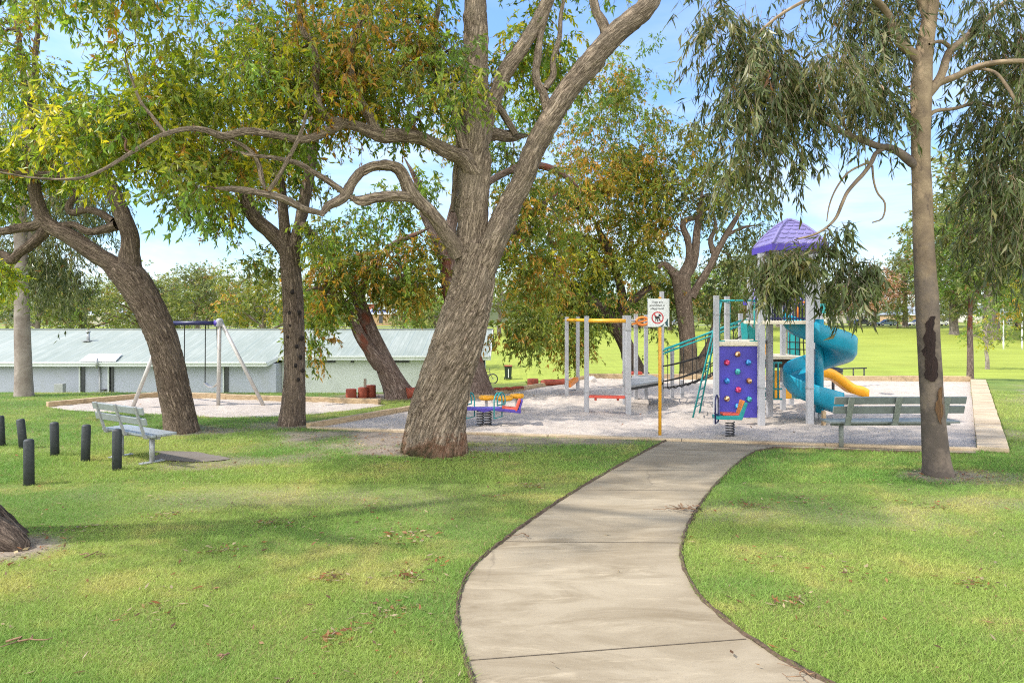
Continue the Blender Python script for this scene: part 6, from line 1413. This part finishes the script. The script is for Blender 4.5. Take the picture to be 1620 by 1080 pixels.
# ================================================================ GRASS, LITTER
rg = np.random.default_rng(5)
def scatter(n, y0, y1, pw):
    """points thinning with distance; covers the view wedge with margin"""
    u = rg.random(n); y = (y0**pw+(y1**pw-y0**pw)*u)**(1/pw); x = (rg.random(n)*2-1)*(.86*y+1.6); return x, y
TRUNKS = [(G(688, 716), .52), (G(287, 684), .32), (G(461, 673), .28), (Vector((xx(1484, 9.5), 9.5, 0)), .20), (Vector((xx(-42, 6.75), 6.75, 0)), .45)]
gv, gf, gc_ = [], [], []
for (n, y0, y1, pw, L, Wd) in [(760000, 3.6, 11, -.2, .031, .0056), (360000, 9, 20, .3, .042, .010)]:
    x, y = scatter(n, y0, y1, pw)
    ok = ~inpoly(x, y, PATHPOLY) & ~inpoly(x, y, SANDP) & ~inpoly(x, y, SWP) & ~inpoly(x, y, PADP)
    for a_, b_ in ((S0, S1),): ok &= segdist(x, y, a_.x, a_.y, b_.x, b_.y) > .12
    ok &= segdist(x, y, S1.x+.22, S1.y, S2.x+.22, S2.y) > .24
    ok &= segdist(x, y, S0.x, S0.y, S3.x, S3.y) > .16
    for t_, r_ in TRUNKS: ok &= np.hypot(x-t_.x, y-t_.y) > r_
    b = bare(x, y); ok &= rg.random(n) > b*1.05
    x, y, b = x[ok], y[ok], b[ok]; m = len(x)
    clump = fbm(x*2.2, y*2.2, o=3); h = L*(.45+.9*rg.random(m))*(.6+.8*clump)*(1-.45*b)
    a = rg.random(m)*2*np.pi; lean = rg.normal(size=(m, 2))*.8
    w = Wd*(.7+.6*rg.random(m)); z = tz(x, y)-.004
    V = np.empty((m, 3, 3), np.float32)
    V[:, 0] = np.stack([x-np.cos(a)*w/2, y-np.sin(a)*w/2, z], 1); V[:, 1] = np.stack([x+np.cos(a)*w/2, y+np.sin(a)*w/2, z], 1)
    V[:, 2] = np.stack([x+lean[:, 0]*h, y+lean[:, 1]*h, z+h], 1)
    c = 1.78*lawn(x, y)*(.80+.42*rg.random(m))[:, None]
    dry = (rg.random(m) < (.04+.35*b+.07*(clump < .42)))[:, None]; c = np.where(dry, np.array((.34, .27, .12))*(.7+.5*rg.random(m))[:, None], c)
    gv.append(V.reshape(-1, 3)); gc_.append(np.repeat(c, 3, 0))
V = np.concatenate(gv); Cc = np.concatenate(gc_)
mgr, nt = mat('grass blade'); g = N(nt); c = g.attr('tint').outputs['Color']
b_ = g.n('ShaderNodeBsdfPrincipled', {'Base Color': c, 'Roughness': .55, 'Specular IOR Level': .25}); t_ = g.n('ShaderNodeBsdfTranslucent', {'Color': c})
mx = g.n('ShaderNodeMixShader', {0: .4, 1: b_.outputs[0], 2: t_.outputs[0]}); g.n('ShaderNodeOutputMaterial', {'Surface': mx.outputs[0]})
tag(link('grass', raw_mesh('grass', V, np.arange(len(V)), 3, {'tint': Cc}), mgr), 'short mown lawn grass beside the concrete path', 'grass', None, 'stuff')
# fallen leaves, bark flakes and twigs
x, y = scatter(2600, 3.8, 19, .4); k = fbm(x*.7, y*.7, o=3); ok = (k > .50) | (rg.random(len(x)) < .25); ons = inpoly(x, y, SANDP) | inpoly(x, y, SWP); ok &= ~ons | (rg.random(len(x)) < .5)
onp = inpoly(x, y, PATHPOLY); ok &= ~onp | (rg.random(len(x)) < .06)
x, y = x[ok], y[ok]
hx, hy = [], []
for px_, py_ in [(625, 855), (655, 845), (520, 918), (537, 1012), (605, 975), (650, 917), (790, 785), (845, 770), (1215, 884), (1255, 952), (1275, 790), (690, 890), (1190, 800), (245, 968), (130, 836), (260, 815), (1540, 925), (1335, 905), (430, 830), (350, 870), (590, 800), (1480, 800)]:
    q = G(px_, py_); n = int(rg.integers(16, 60)); s_ = rg.uniform(.07, .2); hx.append(q.x+rg.normal(size=n)*s_); hy.append(q.y+rg.normal(size=n)*s_*.7)
for cx, cy, r_, n in [(-5.2, 6.3, .9, 420), (-1.2, 11.0, 1.0, 500), (-6.3, 13.0, .8, 160), (-3.2, 18.6, 1.6, 420), (-.8, 19.3, 1.5, 320), (6.2, 9.4, .7, 140), (-2.4, 12.1, 1.6, 320), (16.5, 18.6, 1.6, 300)]:
    hx.append(cx+rg.normal(size=n)*r_*.6); hy.append(cy+rg.normal(size=n)*r_*.42)
x = np.concatenate([x]+hx); y = np.concatenate([y]+hy); m = len(x)
L = .028+.055*rg.random(m); Wd = L*(.18+.25*rg.random(m)); a = rg.random(m)*6.283; z = tz(x, y)+.012+.022*rg.random(m)
d = np.stack([np.cos(a), np.sin(a), rg.normal(size=m)*.22], 1); s_ = np.stack([-np.sin(a), np.cos(a), rg.normal(size=m)*.35], 1); p = np.stack([x, y, z], 1)
V = np.empty((m, 4, 3)); V[:, 0] = p; V[:, 1] = p+d*(L*.45)[:, None]+s_*(Wd/2)[:, None]; V[:, 2] = p+d*L[:, None]; V[:, 3] = p+d*(L*.45)[:, None]-s_*(Wd/2)[:, None]; V[:, :, 2] = np.maximum(V[:, :, 2], (z-.012)[:, None]+.004)
pal = np.array([(.30, .17, .08), (.22, .10, .045), (.42, .33, .20), (.14, .08, .05), (.30, .12, .05), (.38, .30, .20)]); c = pal[rg.integers(0, len(pal), m)]*(.7+.5*rg.random(m))[:, None]
idx = np.arange(m)[:, None]*4
tag(link('fallen_leaves', raw_mesh('fallen_leaves', V.reshape(-1, 3), np.concatenate([idx+np.array([[0, 1, 2]]), idx+np.array([[0, 2, 3]])], 1).reshape(-1), 3, {'tint': np.repeat(c, 4, 0)}), M['leaf']), 'dry brown leaves and bark flakes scattered over the lawn', 'leaf litter', None, 'stuff')
# twigs lying about
def fallen(label, px0, py0, px1, py1, r, side=2, seed=1, leafy=0):
    rg_ = np.random.default_rng(seed); a_ = G(px0, py0); b_ = G(px1, py1); mb = MB(); n = 8
    pts = [a_.lerp(b_, i/n)+Vector((rg_.normal()*.02, rg_.normal()*.03, .02+.012*rg_.random())) for i in range(n+1)]; mb.tube(pts, [r*(1-.6*i/n) for i in range(n+1)], 6)
    for k in range(side):
        i = 2+k*2; d_ = Vector((rg_.normal(), rg_.normal(), .15)).normalized()*.18; mb.tube([pts[i], pts[i]+d_*.5, pts[i]+d_], [r*.6, r*.45, r*.25], 5)
    if leafy:
        for k in range(leafy):
            c_ = pts[0].lerp(pts[2], rg_.random())+Vector((rg_.normal()*.06, rg_.normal()*.06, .02*rg_.random())); d_ = Vector((rg_.normal(), rg_.normal(), .2)).normalized()*.06; s2 = Vector((-d_.y, d_.x, .01))*.3
            mb.add([c_, c_+d_*.5+s2, c_+d_, c_+d_*.5-s2], [(0, 1, 2), (0, 2, 3)])
    o_ = mb.build('fallen_twig', M['twig']); tag(o_, label, 'twig')
M['twig'] = simple('dry brown twig', (.20, .12, .065), .85, .35, 30)
fallen('dry twig with a tuft of brown leaves lying on the path, near its right edge', 1092, 806, 1034, 809, .007, 2, 3, 26)
fallen('pale stick lying flat on the lawn at the lower left', 20, 1016, 78, 1016, .008, 1, 5)
fallen('small dark stick lying on the lower left lawn, right of the pale stick', 338, 1046, 362, 1042, .008, 0, 6)
fallen('thin forked twig on the path at the bottom right edge', 1290, 1072, 1236, 1070, .005, 2, 7)
fallen('thin dark twig by the left edge of the path', 842, 848, 803, 851, .005, 1, 8)
fallen('thin pale twig on the lawn right of the mossy trunk foot', 128, 882, 168, 880, .006, 0, 9)

# ================================================================ LIGHT, SKY, CAMERA
SUN_EL, SUN_AZ = 50.0, (-.96, -.14)              # direction towards the sun in plan: left and a little beyond
sd = Vector((SUN_AZ[0], SUN_AZ[1], 0)).normalized()*math.cos(R(SUN_EL))+Vector((0, 0, math.sin(R(SUN_EL))))
sun = bpy.data.lights.new('sun', 'SUN'); sun.energy = 2.85; sun.angle = R(1.4); sun.color = (1, .945, .86)
so = bpy.data.objects.new('sun', sun); C.objects.link(so); so.rotation_euler = sd.to_track_quat('Z', 'Y').to_euler()
w = bpy.data.worlds.new('World'); SC.world = w; w.use_nodes = True; nt = w.node_tree; nt.nodes.clear(); g = N(nt)
sky = g.n('ShaderNodeTexSky', sky_type='NISHITA', sun_disc=False, sun_elevation=R(SUN_EL), sun_rotation=math.atan2(sd.x, sd.y), altitude=30, air_density=1.0, dust_density=.35, ozone_density=1.6)
dirv = g.n('ShaderNodeTexCoord').outputs['Generated']
cl_ = g.noise(g.scale(dirv, (1.6, 1.6, 5.5)), 2.1, 8, .6, .35)
sz = g.n('ShaderNodeSeparateXYZ', {'Vector': dirv}).outputs['Z']
lowf = g.ramp(sz, [(0, .9), (.2, .5), (.45, .08)])
sy = g.n('ShaderNodeSeparateXYZ', {'Vector': dirv}).outputs['Y']
cf = g.math('MULTIPLY', g.ramp(cl_, [(.42, 0), (.68, 1)]), lowf)
fill_clouds = g.math('MULTIPLY', g.ramp(g.math('ADD', g.math('MULTIPLY', sy, -.8), g.math('MULTIPLY', cl_, .9)), [(.45, 0), (.8, 1)]), .9)   # bright clouds added out of view behind the camera as fill light
skyc = g.mix(sky.outputs[0], g.ramp(sz, [(0, (.50, .58, .68)), (.12, (.58, .69, .81)), (.4, (.74, .88, 1.05))]), 1.0, 'MULTIPLY')
colr = g.mix(skyc, (4.3, 4.5, 4.75), cf)
colr = g.mix(colr, (10.5, 10.5, 10.5), fill_clouds)
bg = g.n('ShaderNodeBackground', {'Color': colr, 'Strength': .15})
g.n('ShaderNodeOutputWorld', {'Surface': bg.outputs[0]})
cam = bpy.data.cameras.new('camera'); co = bpy.data.objects.new('camera', cam); C.objects.link(co)
co.location = (0, 0, CH); co.rotation_euler = (R(90), 0, 0); cam.sensor_width = 36; cam.lens = 24.0; cam.shift_y = -(540-HOR)/1620
cam.clip_end = 4000; cam.clip_start = .05; SC.camera = co
vs_ = SC.view_settings; vs_.view_transform = 'Standard'; vs_.look = 'None'; vs_.exposure = 1.08; vs_.gamma = 1.0
cy = SC.cycles; cy.max_bounces = 8; cy.diffuse_bounces = 4; cy.transmission_bounces = 6; cy.transparent_max_bounces = 8; cy.sample_clamp_indirect = 6; cy.use_denoising = False; SC.render.filter_size = 1.1; cy.filter_width = 1.1; cy.pixel_filter_type = 'BLACKMAN_HARRIS'
try: cy.denoiser = 'OPENIMAGEDENOISE'
except Exception: pass
